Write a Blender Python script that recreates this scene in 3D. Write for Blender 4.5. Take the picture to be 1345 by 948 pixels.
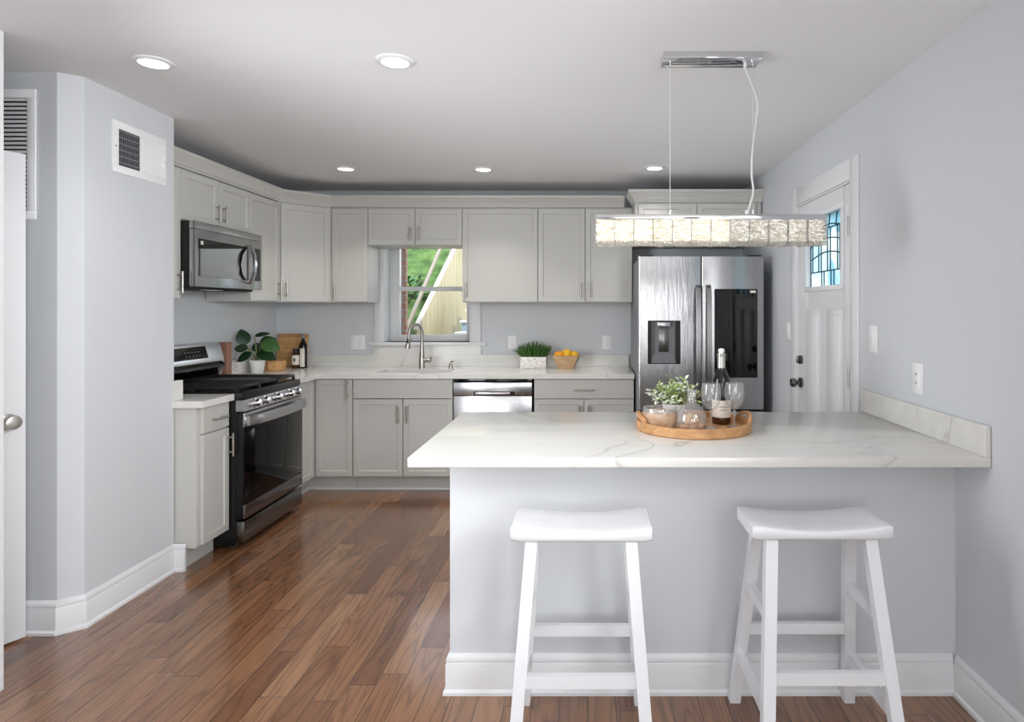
import bpy, bmesh, math, random
from mathutils import Vector, Matrix
random.seed(7)
for o in list(bpy.data.objects): bpy.data.objects.remove(o)
S = bpy.context.scene
COL = S.collection
PI = math.pi
def R(d): return d*PI/180

# ------------------------------------------------------------------ camera
W, H = 1345, 948
FPX, VX, VY, EYE = 821.0, 772.0, 406.0, 1.41
cd = bpy.data.cameras.new('camera'); cam = bpy.data.objects.new('camera', cd); COL.objects.link(cam)
cam.location = (0, 0, EYE); cam.rotation_euler = (R(90), 0, 0)
cd.sensor_width = 36; cd.lens = FPX/W*36
cd.shift_x = -(VX-W/2)/W; cd.shift_y = (VY-H/2)/W
cd.clip_start = .05
S.camera = cam
# ------------------------------------------------------------------ exposure
S.view_settings.view_transform = 'Standard'; S.view_settings.look = 'None'
S.view_settings.exposure = 0.0; S.view_settings.gamma = 1; S.view_settings.use_curve_mapping = False
# ------------------------------------------------------------------ sky
wd = bpy.data.worlds.new('sky'); S.world = wd; wd.use_nodes = True
wn = wd.node_tree; bgn = wn.nodes['Background']
sky = wn.nodes.new('ShaderNodeTexSky'); sky.sky_type = 'NISHITA'; sky.sun_disc = False
sky.sun_elevation = R(50); sky.sun_rotation = R(200); sky.air_density = 1; sky.dust_density = 2
hs = wn.nodes.new('ShaderNodeHueSaturation'); hs.inputs['Saturation'].default_value = .25; wn.links.new(sky.outputs[0], hs.inputs['Color']); wn.links.new(hs.outputs[0], bgn.inputs[0]); bgn.inputs[1].default_value = .6
def lamp(name, kind, loc, rot, energy, color=(1, 1, 1), **kw):
    l = bpy.data.lights.new(name, kind); l.energy = energy; l.color = color
    for k, v in kw.items(): setattr(l, k, v)
    o = bpy.data.objects.new(name, l); COL.objects.link(o); o.location = loc; o.rotation_euler = rot
    return o
lamp('sun', 'SUN', (3, -3, 8), (R(46), 0, R(48)), 3.0, (1, .95, .87), angle=R(2))
# daylight through the living-room window behind the camera, and an added one beside it
DAY = (0.955, 0.978, 1.0)
lamp('daylight_front_window', 'AREA', (-.45, -4.0, 1.45), (R(90), 0, 0), 5, DAY, shape='RECTANGLE', size=2.6, size_y=1.7)
lamp('added_side_window_light', 'AREA', (1.25, -1.6, 1.45), (R(92), 0, R(88)), 64, DAY, shape='RECTANGLE', size=1.7, size_y=1.5)
# added unseen fill lamps around the camera and facing the ceilings, for even light
lamp('fill_lamp', 'AREA', (-1.86, 1.8, 1.4), (R(86), 0, R(-52)), 18, DAY, shape='RECTANGLE', size=.8, size_y=1.5, spread=R(106))
lamp('fill_lamp', 'AREA', (1.25, 1.0, 1.4), (R(88), 0, R(86)), 11, DAY, shape='RECTANGLE', size=.8, size_y=1.2, spread=R(104))
lamp('fill_lamp', 'AREA', (1.2, .8, 1.9), (R(82), 0, R(52)), 9, DAY, shape='RECTANGLE', size=.5, size_y=.5, spread=R(72))
lamp('ceiling_fill', 'AREA', (.75, -.5, .9), (R(182), 0, 0), 32, (.93, .965, 1), shape='DISK', size=1.2)
lamp('kitchen_ceiling_fill', 'AREA', (-.2, 3.7, 1.43), (R(180), 0, 0), 3.0, (.93, .965, 1), shape='RECTANGLE', size=2.8, size_y=1.5)
CAN_W = 3.4; LIVING_W = 1.0

# ------------------------------------------------------------------ materials
def srgb(r, g, b):
    f = lambda c: (c/255/12.92) if c/255 <= .04045 else ((c/255+.055)/1.055)**2.4
    return (f(r), f(g), f(b), 1)
class NT:
    def __init__(s, name):
        s.m = bpy.data.materials.new(name); s.m.use_nodes = True
        s.t = s.m.node_tree; s.n = s.t.nodes; s.l = s.t.links
        s.b = s.n['Principled BSDF']; s.out = s.n['Material Output']
    def node(s, ty, **kw):
        x = s.n.new(ty)
        for k, v in kw.items(): setattr(x, k, v)
        return x
    def link(s, a, b): s.l.new(a, b)
    def put(s, sock, v):
        if hasattr(v, 'is_output') or isinstance(v, bpy.types.NodeSocket): s.l.new(v, sock)
        else: sock.default_value = v
    def math(s, op, a, b=0.0, c=0.0):
        x = s.node('ShaderNodeMath', operation=op)
        s.put(x.inputs[0], a); s.put(x.inputs[1], b)
        if op in ('COMPARE', 'MULTIPLY_ADD', 'SMOOTH_MIN'): s.put(x.inputs[2], c)
        return x.outputs[0]
    def mix(s, f, a, b, mode='MIX'):
        x = s.node('ShaderNodeMix', data_type='RGBA', blend_type=mode)
        s.put(x.inputs[0], f); s.put(x.inputs[6], a); s.put(x.inputs[7], b)
        return x.outputs[2]
    def ramp(s, f, stops):
        x = s.node('ShaderNodeValToRGB'); e = x.color_ramp.elements
        while len(e) < len(stops): e.new(.5)
        for k, (p, c) in enumerate(stops):
            e[k].position = p; e[k].color = c if hasattr(c, '__len__') else (c, c, c, 1)
        s.put(x.inputs[0], f); return x.outputs[0]
    def coord(s, scale=(1, 1, 1), rot=(0, 0, 0), out='Object'):
        c = s.node('ShaderNodeTexCoord'); m = s.node('ShaderNodeMapping')
        m.inputs['Scale'].default_value = scale; m.inputs['Rotation'].default_value = rot
        s.link(c.outputs[out], m.inputs[0]); return m.outputs[0]
    def noise(s, v, scale=5, detail=3, rough=.5, dist=0):
        x = s.node('ShaderNodeTexNoise'); s.put(x.inputs['Vector'], v)
        x.inputs['Scale'].default_value = scale; x.inputs['Detail'].default_value = detail
        x.inputs['Roughness'].default_value = rough; x.inputs['Distortion'].default_value = dist
        return x.outputs[0]
    def bump(s, h, strength=.2, dist=.01):
        x = s.node('ShaderNodeBump'); x.inputs['Strength'].default_value = strength; x.inputs['Distance'].default_value = dist
        s.put(x.inputs['Height'], h); s.link(x.outputs[0], s.b.inputs['Normal'])
def mat(name, col, rough=.5, metal=0, var=0.0, bump=0.0, vscale=(1, 1, 1), ns=40, coat=0, ior=1.45, spec=.5):
    t = NT(name); b = t.b
    b.inputs['Roughness'].default_value = rough; b.inputs['Metallic'].default_value = metal
    b.inputs['Coat Weight'].default_value = coat; b.inputs['IOR'].default_value = ior
    b.inputs['Specular IOR Level'].default_value = spec
    n = t.noise(t.coord(vscale), ns, 4)
    dk = tuple(c*(1-var) for c in col[:3])+(1,); lt = tuple(min(1, c*(1+var)) for c in col[:3])+(1,)
    t.link(t.mix(n, dk, lt), b.inputs['Base Color'])
    if bump: t.bump(n, bump, .002)
    return t.m
M = {}
M['wall'] = mat('wall paint', srgb(209, 212, 216), .6, var=.012, bump=.05, ns=160)
M['ceiling'] = mat('ceiling paint', srgb(233, 233, 234), .7, var=.01, bump=.04, ns=160)
M['trim'] = mat('white trim paint', srgb(226, 227, 229), .35, var=.008)
M['cab'] = mat('greige cabinet paint', srgb(199, 198, 193), .38, var=.012, vscale=(8, 8, 1), ns=14)
M['cabin'] = mat('cabinet underside', srgb(226, 222, 216), .5, var=.01)
M['white'] = mat('white stool paint', srgb(232, 233, 236), .32, var=.008)
M['plate'] = mat('white plastic', srgb(240, 240, 241), .35, var=.005)
M['black'] = mat('black enamel', srgb(14, 14, 16), .28, var=.1)
M['blackglass'] = mat('black glass', srgb(7, 7, 9), .04, var=.05, spec=.6)
M['blackplastic'] = mat('black plastic', srgb(20, 20, 22), .45, var=.1)
M['iron'] = mat('cast iron', srgb(24, 24, 26), .42, var=.15, bump=.15, ns=300)
M['nickel'] = mat('brushed nickel', srgb(178, 174, 168), .3, 1, var=.05, vscale=(1, 1, 30))
M['chrome'] = mat('chrome', srgb(215, 215, 217), .07, 1, var=.02)
M['darkchrome'] = mat('satin dark metal', srgb(120, 119, 118), .22, 1, var=.06)
M['terrawhite'] = mat('white ceramic', srgb(238, 238, 236), .25, var=.01)
M['soil'] = mat('potting soil', srgb(60, 45, 35), .9, var=.3)
M['leaf'] = mat('dark green leaf', srgb(22, 54, 26), .35, var=.45, ns=25)
M['leafpale'] = mat('variegated leaf', srgb(58, 92, 46), .4, var=.45, ns=30)
M['stem'] = mat('pale green stem', srgb(120, 132, 84), .5, var=.1)
M['grass'] = mat('grass blades', srgb(66, 104, 44), .5, var=.4, ns=60)
M['sage'] = mat('pale sage leaf', srgb(220, 226, 208), .5, var=.25, ns=60)
M['lime'] = mat('lime leaf', srgb(160, 182, 104), .5, var=.25, ns=60)
M['lemon'] = mat('lemon peel', srgb(240, 186, 40), .42, var=.1, bump=.2, ns=250)
M['orange'] = mat('orange peel', srgb(236, 160, 40), .42, var=.08, bump=.2, ns=250)
M['cork'] = mat('cork', srgb(205, 165, 125), .8, var=.25, ns=120)
M['winered'] = mat('stained cork end', srgb(120, 70, 75), .8, var=.2)
M['bottle'] = mat('dark bottle glass', srgb(16, 18, 14), .05, var=.1, spec=.6)
M['amber'] = mat('amber glass', srgb(70, 38, 16), .06, var=.1, spec=.6)
M['wine'] = mat('amber wine base', srgb(72, 40, 18), .08, var=.2)
M['foil'] = mat('silver foil', srgb(196, 194, 190), .35, .8, var=.08)
M['label'] = mat('cream paper label', srgb(226, 219, 206), .7, var=.03)
M['ink'] = mat('grey ink', srgb(120, 112, 104), .7, var=.1)
M['oil'] = mat('dark olive bottle', srgb(15, 14, 10), .08, var=.1)
M['rubber'] = mat('dark grey rubber', srgb(40, 40, 42), .7, var=.1)
M['dark'] = mat('dark cavity', srgb(38, 38, 40), .8, var=.1)
M['grey'] = mat('grey plastic', srgb(120, 122, 126), .35, var=.06)
M['cordw'] = mat('clear sleeved cord', srgb(215, 215, 215), .3, var=.03)
M['capw'] = mat('white fence cap', srgb(222, 220, 212), .5, var=.02)
M['step'] = mat('blue grey concrete', srgb(128, 148, 162), .8, var=.12)
M['nosing'] = mat('pale step nosing', srgb(220, 226, 232), .7, var=.05)
M['pole'] = mat('galvanised rail', srgb(150, 146, 138), .5, .3, var=.08)
M['timber'] = mat('dark timber edging', srgb(66, 76, 78), .8, var=.2)
M['shrub'] = mat('shrub leaves', srgb(64, 110, 62), .6, var=.45, ns=8)
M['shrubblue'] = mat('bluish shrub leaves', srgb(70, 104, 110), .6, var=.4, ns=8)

def stainless(name, col, rough, horiz=True, smear=0.0):
    t = NT(name); b = t.b
    b.inputs['Metallic'].default_value = 1
    v = t.coord((1, 1, 120) if horiz else (120, 120, 1))
    n = t.noise(v, 6, 3)
    t.link(t.mix(n, tuple(c*.92 for c in col[:3])+(1,), col), b.inputs['Base Color'])
    if smear:
        n2 = t.noise(t.coord((9, 9, 1.2)), 4, 4, .6)
        t.link(t.math('MULTIPLY_ADD', n2, smear, rough-smear*.4), b.inputs['Roughness'])
        t.bump(t.math('ADD', n2, t.math('MULTIPLY', n, .1)), .25, .01)
    else:
        b.inputs['Roughness'].default_value = rough
        t.bump(n, .04, .001)
    return t.m
M['steel'] = stainless('brushed stainless steel', srgb(196, 196, 198), .24)
M['steelv'] = stainless('fridge stainless steel', srgb(190, 190, 193), .2, False, .16)
M['steeldark'] = stainless('stainless with painted dark reflection', srgb(128, 126, 125), .26)  # dark reflections of the surroundings put into the steel's own colour
M['ovenglass'] = mat('dark oven glass', srgb(6, 6, 8), .05, var=.05, spec=.22)
M['steeld'] = stainless('fridge smooth stainless', srgb(178, 178, 180), .2, False, .0)

def oak_floor():
    t = NT('oak floorboards'); b = t.b
    c = t.node('ShaderNodeTexCoord'); sp = t.node('ShaderNodeSeparateXYZ'); t.link(c.outputs['Object'], sp.inputs[0])
    x, y = sp.outputs[0], sp.outputs[1]
    PW, PL = .0995, .82
    u = t.math('DIVIDE', x, PW); iu = t.math('FLOOR', u); fu = t.math('FRACT', u)
    wn_ = t.node('ShaderNodeTexWhiteNoise', noise_dimensions='1D'); t.link(iu, wn_.inputs['W'])
    v = t.math('DIVIDE', t.math('ADD', y, t.math('MULTIPLY', wn_.outputs[0], 7.3)), PL)
    iv = t.math('FLOOR', v); fv = t.math('FRACT', v)
    cb = t.node('ShaderNodeCombineXYZ'); t.link(iu, cb.inputs[0]); t.link(iv, cb.inputs[1])
    w2 = t.node('ShaderNodeTexWhiteNoise', noise_dimensions='3D'); t.link(cb.outputs[0], w2.inputs['Vector'])
    rnd = w2.outputs[0]
    cg = t.node('ShaderNodeCombineXYZ')
    t.link(t.math('ADD', t.math('MULTIPLY', x, 9), t.math('MULTIPLY', rnd, 31)), cg.inputs[0])
    t.link(t.math('ADD', t.math('MULTIPLY', y, .85), t.math('MULTIPLY', rnd, 17)), cg.inputs[1])
    g1 = t.noise(cg.outputs[0], 1.1, 2, .45, .35)                   # cathedral rings
    rings = t.math('FRACT', t.math('MULTIPLY', g1, 9))
    rings = t.math('ABSOLUTE', t.math('SUBTRACT', rings, .5))
    cf = t.node('ShaderNodeCombineXYZ'); t.link(t.math('ADD', t.math('MULTIPLY', x, 120), t.math('MULTIPLY', rnd, 40)), cf.inputs[0]); t.link(t.math('MULTIPLY', y, 4), cf.inputs[1])
    fine = t.noise(cf.outputs[0], 1.5, 4, .6)
    base = t.ramp(rnd, [(0, srgb(112, 73, 49)), (.35, srgb(134, 92, 64)), (.7, srgb(146, 104, 74)), (1, srgb(158, 117, 87))])
    ringc = t.ramp(rings, [(0, .58), (.13, .86), (.3, 1.0), (.5, 1.06)])
    finec = t.ramp(fine, [(.3, .62), (.5, .98), (.8, 1.14)])
    col = t.mix(.85, base, ringc, 'MULTIPLY'); col = t.mix(.8, col, finec, 'MULTIPLY')
    gx = t.math('LESS_THAN', t.math('ABSOLUTE', t.math('SUBTRACT', fu, .5)), .488)
    gy = t.math('LESS_THAN', t.math('ABSOLUTE', t.math('SUBTRACT', fv, .5)), .4985)
    solid = t.math('MULTIPLY', gx, gy)
    col = t.mix(solid, srgb(48, 30, 22), col)
    b.inputs['Coat Weight'].default_value = .6; b.inputs['Coat Roughness'].default_value = .13
    t.link(col, b.inputs['Base Color'])
    t.link(t.ramp(fine, [(.2, .17), (.8, .27)]), b.inputs['Roughness'])
    t.bump(t.math('ADD', t.math('MULTIPLY', solid, .6), t.math('MULTIPLY', t.math('ADD', fine, rings), .12)), .22, .003)
    return t.m
M['floor'] = oak_floor()

def quartz():
    t = NT('veined white quartz'); b = t.b
    v = t.coord()
    lo = t.noise(t.coord((.9, 1.5, 1.2)), 1.35, 2, .5, .7)
    d = t.math('ABSOLUTE', t.math('SUBTRACT', lo, .5))
    wv = t.noise(v, 3.5, 3)
    vein = t.ramp(t.math('DIVIDE', d, t.math('ADD', t.math('MULTIPLY', wv, .022), .001)), [(.1, 1.0), (.6, .0)])
    mask = t.ramp(t.noise(v, 1.1, 1), [(.5, 0.0), (.62, 1.0)])
    soft = t.ramp(d, [(0, .5), (.06, 0)])
    streak = t.noise(t.coord((.5, 7, 7)), 3, 3)
    base = t.mix(streak, srgb(214, 212, 207), srgb(228, 227, 223))
    f = t.math('MULTIPLY', t.math('MAXIMUM', vein, t.math('MULTIPLY', soft, .35)), t.math('MULTIPLY', mask, .5))
    t.link(t.mix(f, base, srgb(152, 148, 142)), b.inputs['Base Color'])
    b.inputs['Roughness'].default_value = .16
    return t.m
M['quartz'] = quartz()

def wood(name, a, bcol, rot=(0, 0, 0), sc=(18, 1.5, 18), rough=.5, stripe=None):
    t = NT(name); v = t.coord(sc, rot)
    n = t.noise(v, 2.2, 4, .6, 1.2)
    col = t.ramp(n, [(.3, a), (.7, bcol)])
    if stripe:
        sp = t.node('ShaderNodeSeparateXYZ'); t.link(t.coord(), sp.inputs[0])
        k = t.math('FLOOR', t.math('MULTIPLY', sp.outputs[2], stripe))
        w2 = t.node('ShaderNodeTexWhiteNoise', noise_dimensions='1D'); t.link(k, w2.inputs['W'])
        col = t.mix(.5, col, t.ramp(w2.outputs[0], [(0, .6), (1, 1.1)]), 'MULTIPLY')
    t.link(col, t.b.inputs['Base Color']); t.b.inputs['Roughness'].default_value = rough
    t.bump(n, .1, .002)
    return t.m
M['traywood'] = wood('honey tray wood', srgb(172, 122, 78), srgb(212, 164, 114), sc=(3, 14, 14))
M['boardwood'] = wood('bamboo board', srgb(190, 138, 84), srgb(222, 176, 118), sc=(2, 14, 14), stripe=16)
M['boxwood'] = wood('wooden bowl wood', srgb(176, 128, 78), srgb(214, 170, 116), sc=(4, 4, 16))
M['brownwood'] = wood('dark reddish wood', srgb(112, 74, 60), srgb(156, 112, 94), sc=(20, 20, 2))
M['washwood'] = wood('whitewashed bowl wood', srgb(176, 136, 100), srgb(206, 188, 168), sc=(4, 4, 10), rough=.35)
M['hexwood'] = wood('pale bowl wood', srgb(188, 152, 112), srgb(214, 182, 144), sc=(6, 6, 14))
M['fence'] = wood('pine fence boards', srgb(168, 156, 122), srgb(196, 186, 154), sc=(3, 8, 1.2), rough=.7)

def marble():
    t = NT('marbled planter'); n = t.noise(t.coord((1, 1, 2)), 14, 4, .6, 1.5)
    d = t.math('ABSOLUTE', t.math('SUBTRACT', n, .5))
    t.link(t.ramp(d, [(0, srgb(176, 168, 160)), (.05, srgb(234, 230, 226))]), t.b.inputs['Base Color'])
    t.b.inputs['Roughness'].default_value = .3
    return t.m
M['marble'] = marble()
def brick():
    t = NT('exterior brick'); x = t.node('ShaderNodeTexBrick')
    sp = t.node('ShaderNodeSeparateXYZ'); t.link(t.coord(), sp.inputs[0]); cb = t.node('ShaderNodeCombineXYZ'); t.link(t.math('ADD', sp.outputs[0], sp.outputs[1]), cb.inputs[0]); t.link(sp.outputs[2], cb.inputs[1]); t.link(cb.outputs[0], x.inputs[0])
    x.inputs['Color1'].default_value = srgb(190, 140, 120); x.inputs['Color2'].default_value = srgb(200, 160, 142)
    x.inputs['Mortar'].default_value = srgb(186, 176, 168); x.inputs['Scale'].default_value = 1
    x.inputs['Brick Width'].default_value = .2; x.inputs['Row Height'].default_value = .067; x.inputs['Mortar Size'].default_value = .008
    t.link(x.outputs[0], t.b.inputs['Base Color']); t.b.inputs['Roughness'].default_value = .85
    return t.m
M['brick'] = brick()
def lawn():
    t = NT('garden lawn'); v = t.coord()
    n = t.noise(v, 3.2, 5, .65); n2 = t.noise(v, 40, 3)
    c = t.ramp(n, [(.3, srgb(28, 48, 26)), (.5, srgb(70, 104, 50)), (.7, srgb(104, 132, 76))])
    t.link(t.mix(.6, c, t.ramp(n2, [(.3, .6), (.7, 1.2)]), 'MULTIPLY'), t.b.inputs['Base Color'])
    t.b.inputs['Roughness'].default_value = .9; t.bump(n2, .6, .05)
    return t.m
M['lawn'] = lawn()
def thin_glass(name, tint=(1, 1, 1, 1), edge=(.55, .57, .58, 1), rough=.02, amount=1.0, f0=.045, haze=0):
    t = NT(name); t.n.remove(t.b)
    tr = t.node('ShaderNodeBsdfTransparent'); gl = t.node('ShaderNodeBsdfGlossy'); gl.inputs['Roughness'].default_value = rough
    lw = t.node('ShaderNodeLayerWeight'); lw.inputs[0].default_value = .5
    t.link(t.mix(t.ramp(lw.outputs[1], [(.55, 0.0), (1, 1.0)]), tint, edge), tr.inputs[0])
    fac = t.math('MULTIPLY_ADD', t.math('POWER', lw.outputs[1], 4.0), .6, f0)
    mx = t.node('ShaderNodeMixShader'); t.link(t.math('MULTIPLY', fac, amount), mx.inputs[0])
    t.link(tr.outputs[0], mx.inputs[1]); t.link(gl.outputs[0], mx.inputs[2]); res = mx.outputs[0]
    if haze:
        df = t.node('ShaderNodeBsdfDiffuse'); m3 = t.node('ShaderNodeMixShader'); m3.inputs[0].default_value = haze
        t.link(res, m3.inputs[1]); t.link(df.outputs[0], m3.inputs[2]); res = m3.outputs[0]
    t.link(res, t.out.inputs[0])
    return t.m
M['glass'] = thin_glass('clear window glass', edge=(.9, .95, .95, 1), amount=.12)
M['barglass'] = thin_glass('clear drinking glass', (.94, .945, .95, 1), (.58, .59, .60, 1), .07, 1.0, .13, .13)
def stained():
    t = NT('pale blue leaded glass'); t.n.remove(t.b)
    v = t.coord((1, 9, 8)); x = t.node('ShaderNodeTexVoronoi'); x.inputs['Scale'].default_value = 1; t.link(v, x.inputs[0])
    sep = t.node('ShaderNodeSeparateColor'); t.link(x.outputs['Color'], sep.inputs[0])
    c = t.ramp(sep.outputs[0], [(0, srgb(176, 214, 232)), (.5, srgb(226, 240, 246)), (1, srgb(250, 252, 254))])
    tl = t.node('ShaderNodeBsdfTranslucent'); t.link(c, tl.inputs[0])
    tr = t.node('ShaderNodeBsdfTransparent'); t.link(c, tr.inputs[0])
    gl = t.node('ShaderNodeBsdfGlossy'); gl.inputs['Roughness'].default_value = .08
    m1 = t.node('ShaderNodeMixShader'); m1.inputs[0].default_value = .15; t.link(tl.outputs[0], m1.inputs[1]); t.link(tr.outputs[0], m1.inputs[2])
    m2 = t.node('ShaderNodeMixShader'); m2.inputs[0].default_value = .05; t.link(m1.outputs[0], m2.inputs[1]); t.link(gl.outputs[0], m2.inputs[2])
    t.link(m2.outputs[0], t.out.inputs[0]); return t.m
M['stained'] = stained()
M['lead'] = mat('lead came', srgb(44, 84, 104), .5, .2, var=.1)
def crystal():
    t = NT('rippled crystal'); t.n.remove(t.b)
    n = t.noise(t.coord((22, 22, 75)), 1.7, 3, .6, 1.6)
    bp = t.node('ShaderNodeBump'); bp.inputs['Strength'].default_value = 1; bp.inputs['Distance'].default_value = .01; t.link(n, bp.inputs['Height'])
    gl = t.node('ShaderNodeBsdfGlossy'); gl.inputs['Roughness'].default_value = .06; t.link(bp.outputs[0], gl.inputs['Normal'])
    tl = t.node('ShaderNodeBsdfTranslucent'); tl.inputs[0].default_value = (.95, .95, .94, 1); t.link(bp.outputs[0], tl.inputs['Normal'])
    tr = t.node('ShaderNodeBsdfTransparent'); t.link(t.ramp(n, [(.38, (.40, .36, .27, 1)), (.47, (.66, .62, .53, 1)), (.54, (1, 1, .98, 1))]), tr.inputs[0])
    m1 = t.node('ShaderNodeMixShader'); m1.inputs[0].default_value = .26; t.link(tr.outputs[0], m1.inputs[1]); t.link(tl.outputs[0], m1.inputs[2])
    m2 = t.node('ShaderNodeMixShader'); m2.inputs[0].default_value = .22; t.link(m1.outputs[0], m2.inputs[1]); t.link(gl.outputs[0], m2.inputs[2])
    t.link(m2.outputs[0], t.out.inputs[0]); return t.m
M['crystal'] = crystal()
def emit(name, col, st):
    t = NT(name); t.n.remove(t.b); e = t.node('ShaderNodeEmission'); e.inputs[0].default_value = col; e.inputs[1].default_value = st
    t.link(e.outputs[0], t.out.inputs[0]); return t.m
M['lens'] = emit('lit lamp lens', (1, .98, .95, 1), 6)
M['led'] = emit('lit led strip', (1, .94, .82, 1), 3.4)
M['leddim'] = emit('dim led strip', (1, .98, .95, 1), 1.7)

# ------------------------------------------------------------------ mesh builder
class MB:
    def __init__(s, Mx=None): s.bm = bmesh.new(); s.M = Mx or Matrix()
    def add(s, b2):
        bmesh.ops.recalc_face_normals(b2, faces=b2.faces)
        return s.addraw(b2)
    def addraw(s, b2):
        bmesh.ops.transform(b2, matrix=s.M, verts=b2.verts)
        me = bpy.data.meshes.new('t'); b2.to_mesh(me); b2.free(); s.bm.from_mesh(me); bpy.data.meshes.remove(me)
        return s
    def box(s, x0, x1, y0, y1, z0, z1, bev=0, seg=2):
        b = bmesh.new(); bmesh.ops.create_cube(b, size=1)
        for v in b.verts: v.co = ((x0+x1)/2+v.co.x*(x1-x0), (y0+y1)/2+v.co.y*(y1-y0), (z0+z1)/2+v.co.z*(z1-z0))
        if bev: bmesh.ops.bevel(b, geom=list(b.edges), offset=bev, segments=seg, affect='EDGES', profile=.5)
        return s.add(b)
    def loft(s, loops, caps=True, closed=False):
        b = bmesh.new(); vs = [[b.verts.new(p) for p in L] for L in loops]; n = len(loops[0])
        rng = len(vs) if closed else len(vs)-1
        for i in range(rng):
            A, B = vs[i], vs[(i+1) % len(vs)]
            for j in range(n): b.faces.new((A[j], A[(j+1) % n], B[(j+1) % n], B[j]))
        if caps and not closed: b.faces.new(vs[0][::-1]); b.faces.new(vs[-1])
        return s.add(b)
    def bar(s, p0, p1, w, d, w1=None, d1=None):
        L = []
        for p, a, c in ((p0, w, d), (p1, w1 or w, d1 or d)):
            L.append([(p[0]-a/2, p[1]-c/2, p[2]), (p[0]+a/2, p[1]-c/2, p[2]), (p[0]+a/2, p[1]+c/2, p[2]), (p[0]-a/2, p[1]+c/2, p[2])])
        return s.loft(L)
    def tube(s, pts, r, seg=10, smooth=0, caps=True):
        P = [Vector(p) for p in pts]
        rs = list(r) if hasattr(r, '__len__') else [r]*len(P)
        if smooth:
            Q, q = [], []
            for i in range(len(P)-1):
                a, b_, c, d = P[max(i-1, 0)], P[i], P[i+1], P[min(i+2, len(P)-1)]
                for k in range(smooth):
                    u = k/smooth
                    Q.append(.5*((2*b_)+(c-a)*u+(2*a-5*b_+4*c-d)*u*u+(3*b_-a-3*c+d)*u**3)); q.append(rs[i]*(1-u)+rs[i+1]*u)
            Q.append(P[-1]); q.append(rs[-1]); P, rs = Q, q
        loops = []; n = None
        for i, p in enumerate(P):
            t = (P[min(i+1, len(P)-1)]-P[max(i-1, 0)]).normalized()
            if n is None:
                n = t.cross(Vector((0, 0, 1)));
                if n.length < .01: n = t.cross(Vector((1, 0, 0)))
            n = (n-t*n.dot(t)).normalized(); m = t.cross(n)
            loops.append([p+(n*math.cos(a)+m*math.sin(a))*rs[i] for a in [2*PI*k/seg for k in range(seg)]])
        return s.loft(loops, caps)
    def cyl(s, p0, p1, r0, r1=None, seg=24): return s.tube([p0, p1], [r0, r0 if r1 is None else r1], seg)
    def lathe(s, prof, c=(0, 0, 0), seg=32, ph=0):
        b = bmesh.new(); rings = []
        for r, z in prof:
            if r < 1e-6: rings.append([b.verts.new((c[0], c[1], c[2]+z))])
            else: rings.append([b.verts.new((c[0]+r*math.cos(2*PI*k/seg+ph), c[1]+r*math.sin(2*PI*k/seg+ph), c[2]+z)) for k in range(seg)])
        for A, B in zip(rings, rings[1:]):
            for k in range(seg):
                k2 = (k+1) % seg
                if len(A) == 1 and len(B) == 1: continue
                if len(A) == 1: b.faces.new((A[0], B[k], B[k2]))
                elif len(B) == 1: b.faces.new((A[k], B[0], A[k2]))
                else: b.faces.new((A[k], B[k], B[k2], A[k2]))
        return s.add(b)
    def prism(s, poly, z0, z1, bev=0):
        b = bmesh.new(); A = [b.verts.new((x, y, z0)) for x, y in poly]; B = [b.verts.new((x, y, z1)) for x, y in poly]
        n = len(poly); b.faces.new(A[::-1]); b.faces.new(B)
        for k in range(n): b.faces.new((A[k], A[(k+1) % n], B[(k+1) % n], B[k]))
        if bev: bmesh.ops.bevel(b, geom=list(b.edges), offset=bev, segments=2, affect='EDGES')
        return s.add(b)
    def sweep(s, prof, path, z):          # profile (out, up); out = right of the travel direction
        P = [Vector(p) for p in path]; loops = []
        for i, p in enumerate(P):
            d0 = (P[i]-P[i-1]).normalized() if i else (P[1]-P[0]).normalized()
            d1 = (P[i+1]-P[i]).normalized() if i < len(P)-1 else d0
            n0, n1 = Vector((d0.y, -d0.x)), Vector((d1.y, -d1.x)); m = (n0+n1).normalized(); m = m/max(.2, m.dot(n0))
            loops.append([(p.x+m.x*o, p.y+m.y*o, z+u) for o, u in prof])
        return s.loft(loops)
    def ball(s, c, r, sc=(1, 1, 1), seg=20, rot=None):
        b = bmesh.new(); bmesh.ops.create_uvsphere(b, u_segments=seg, v_segments=seg//2+2, radius=r)
        m = Matrix.Translation(c) @ (rot or Matrix()) @ Matrix.Diagonal((*sc, 1))
        bmesh.ops.transform(b, matrix=m, verts=b.verts); return s.add(b)
    def shaker(s, w, h, t=.02, rail=.055, x=0, z=0, y=0):
        b = bmesh.new(); bmesh.ops.create_cube(b, size=1)
        for v in b.verts: v.co = (x+w/2+v.co.x*w, y+t/2+v.co.y*t, z+h/2+v.co.z*h)
        bmesh.ops.bevel(b, geom=list(b.edges), offset=.0016, segments=1, affect='EDGES')
        b.normal_update(); f = max((f for f in b.faces if f.normal.y < -.9), key=lambda f: f.calc_area())
        bmesh.ops.inset_region(b, faces=[f], thickness=rail)
        bmesh.ops.inset_region(b, faces=[f], thickness=.005, depth=-.008)
        return s.addraw(b)
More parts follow.
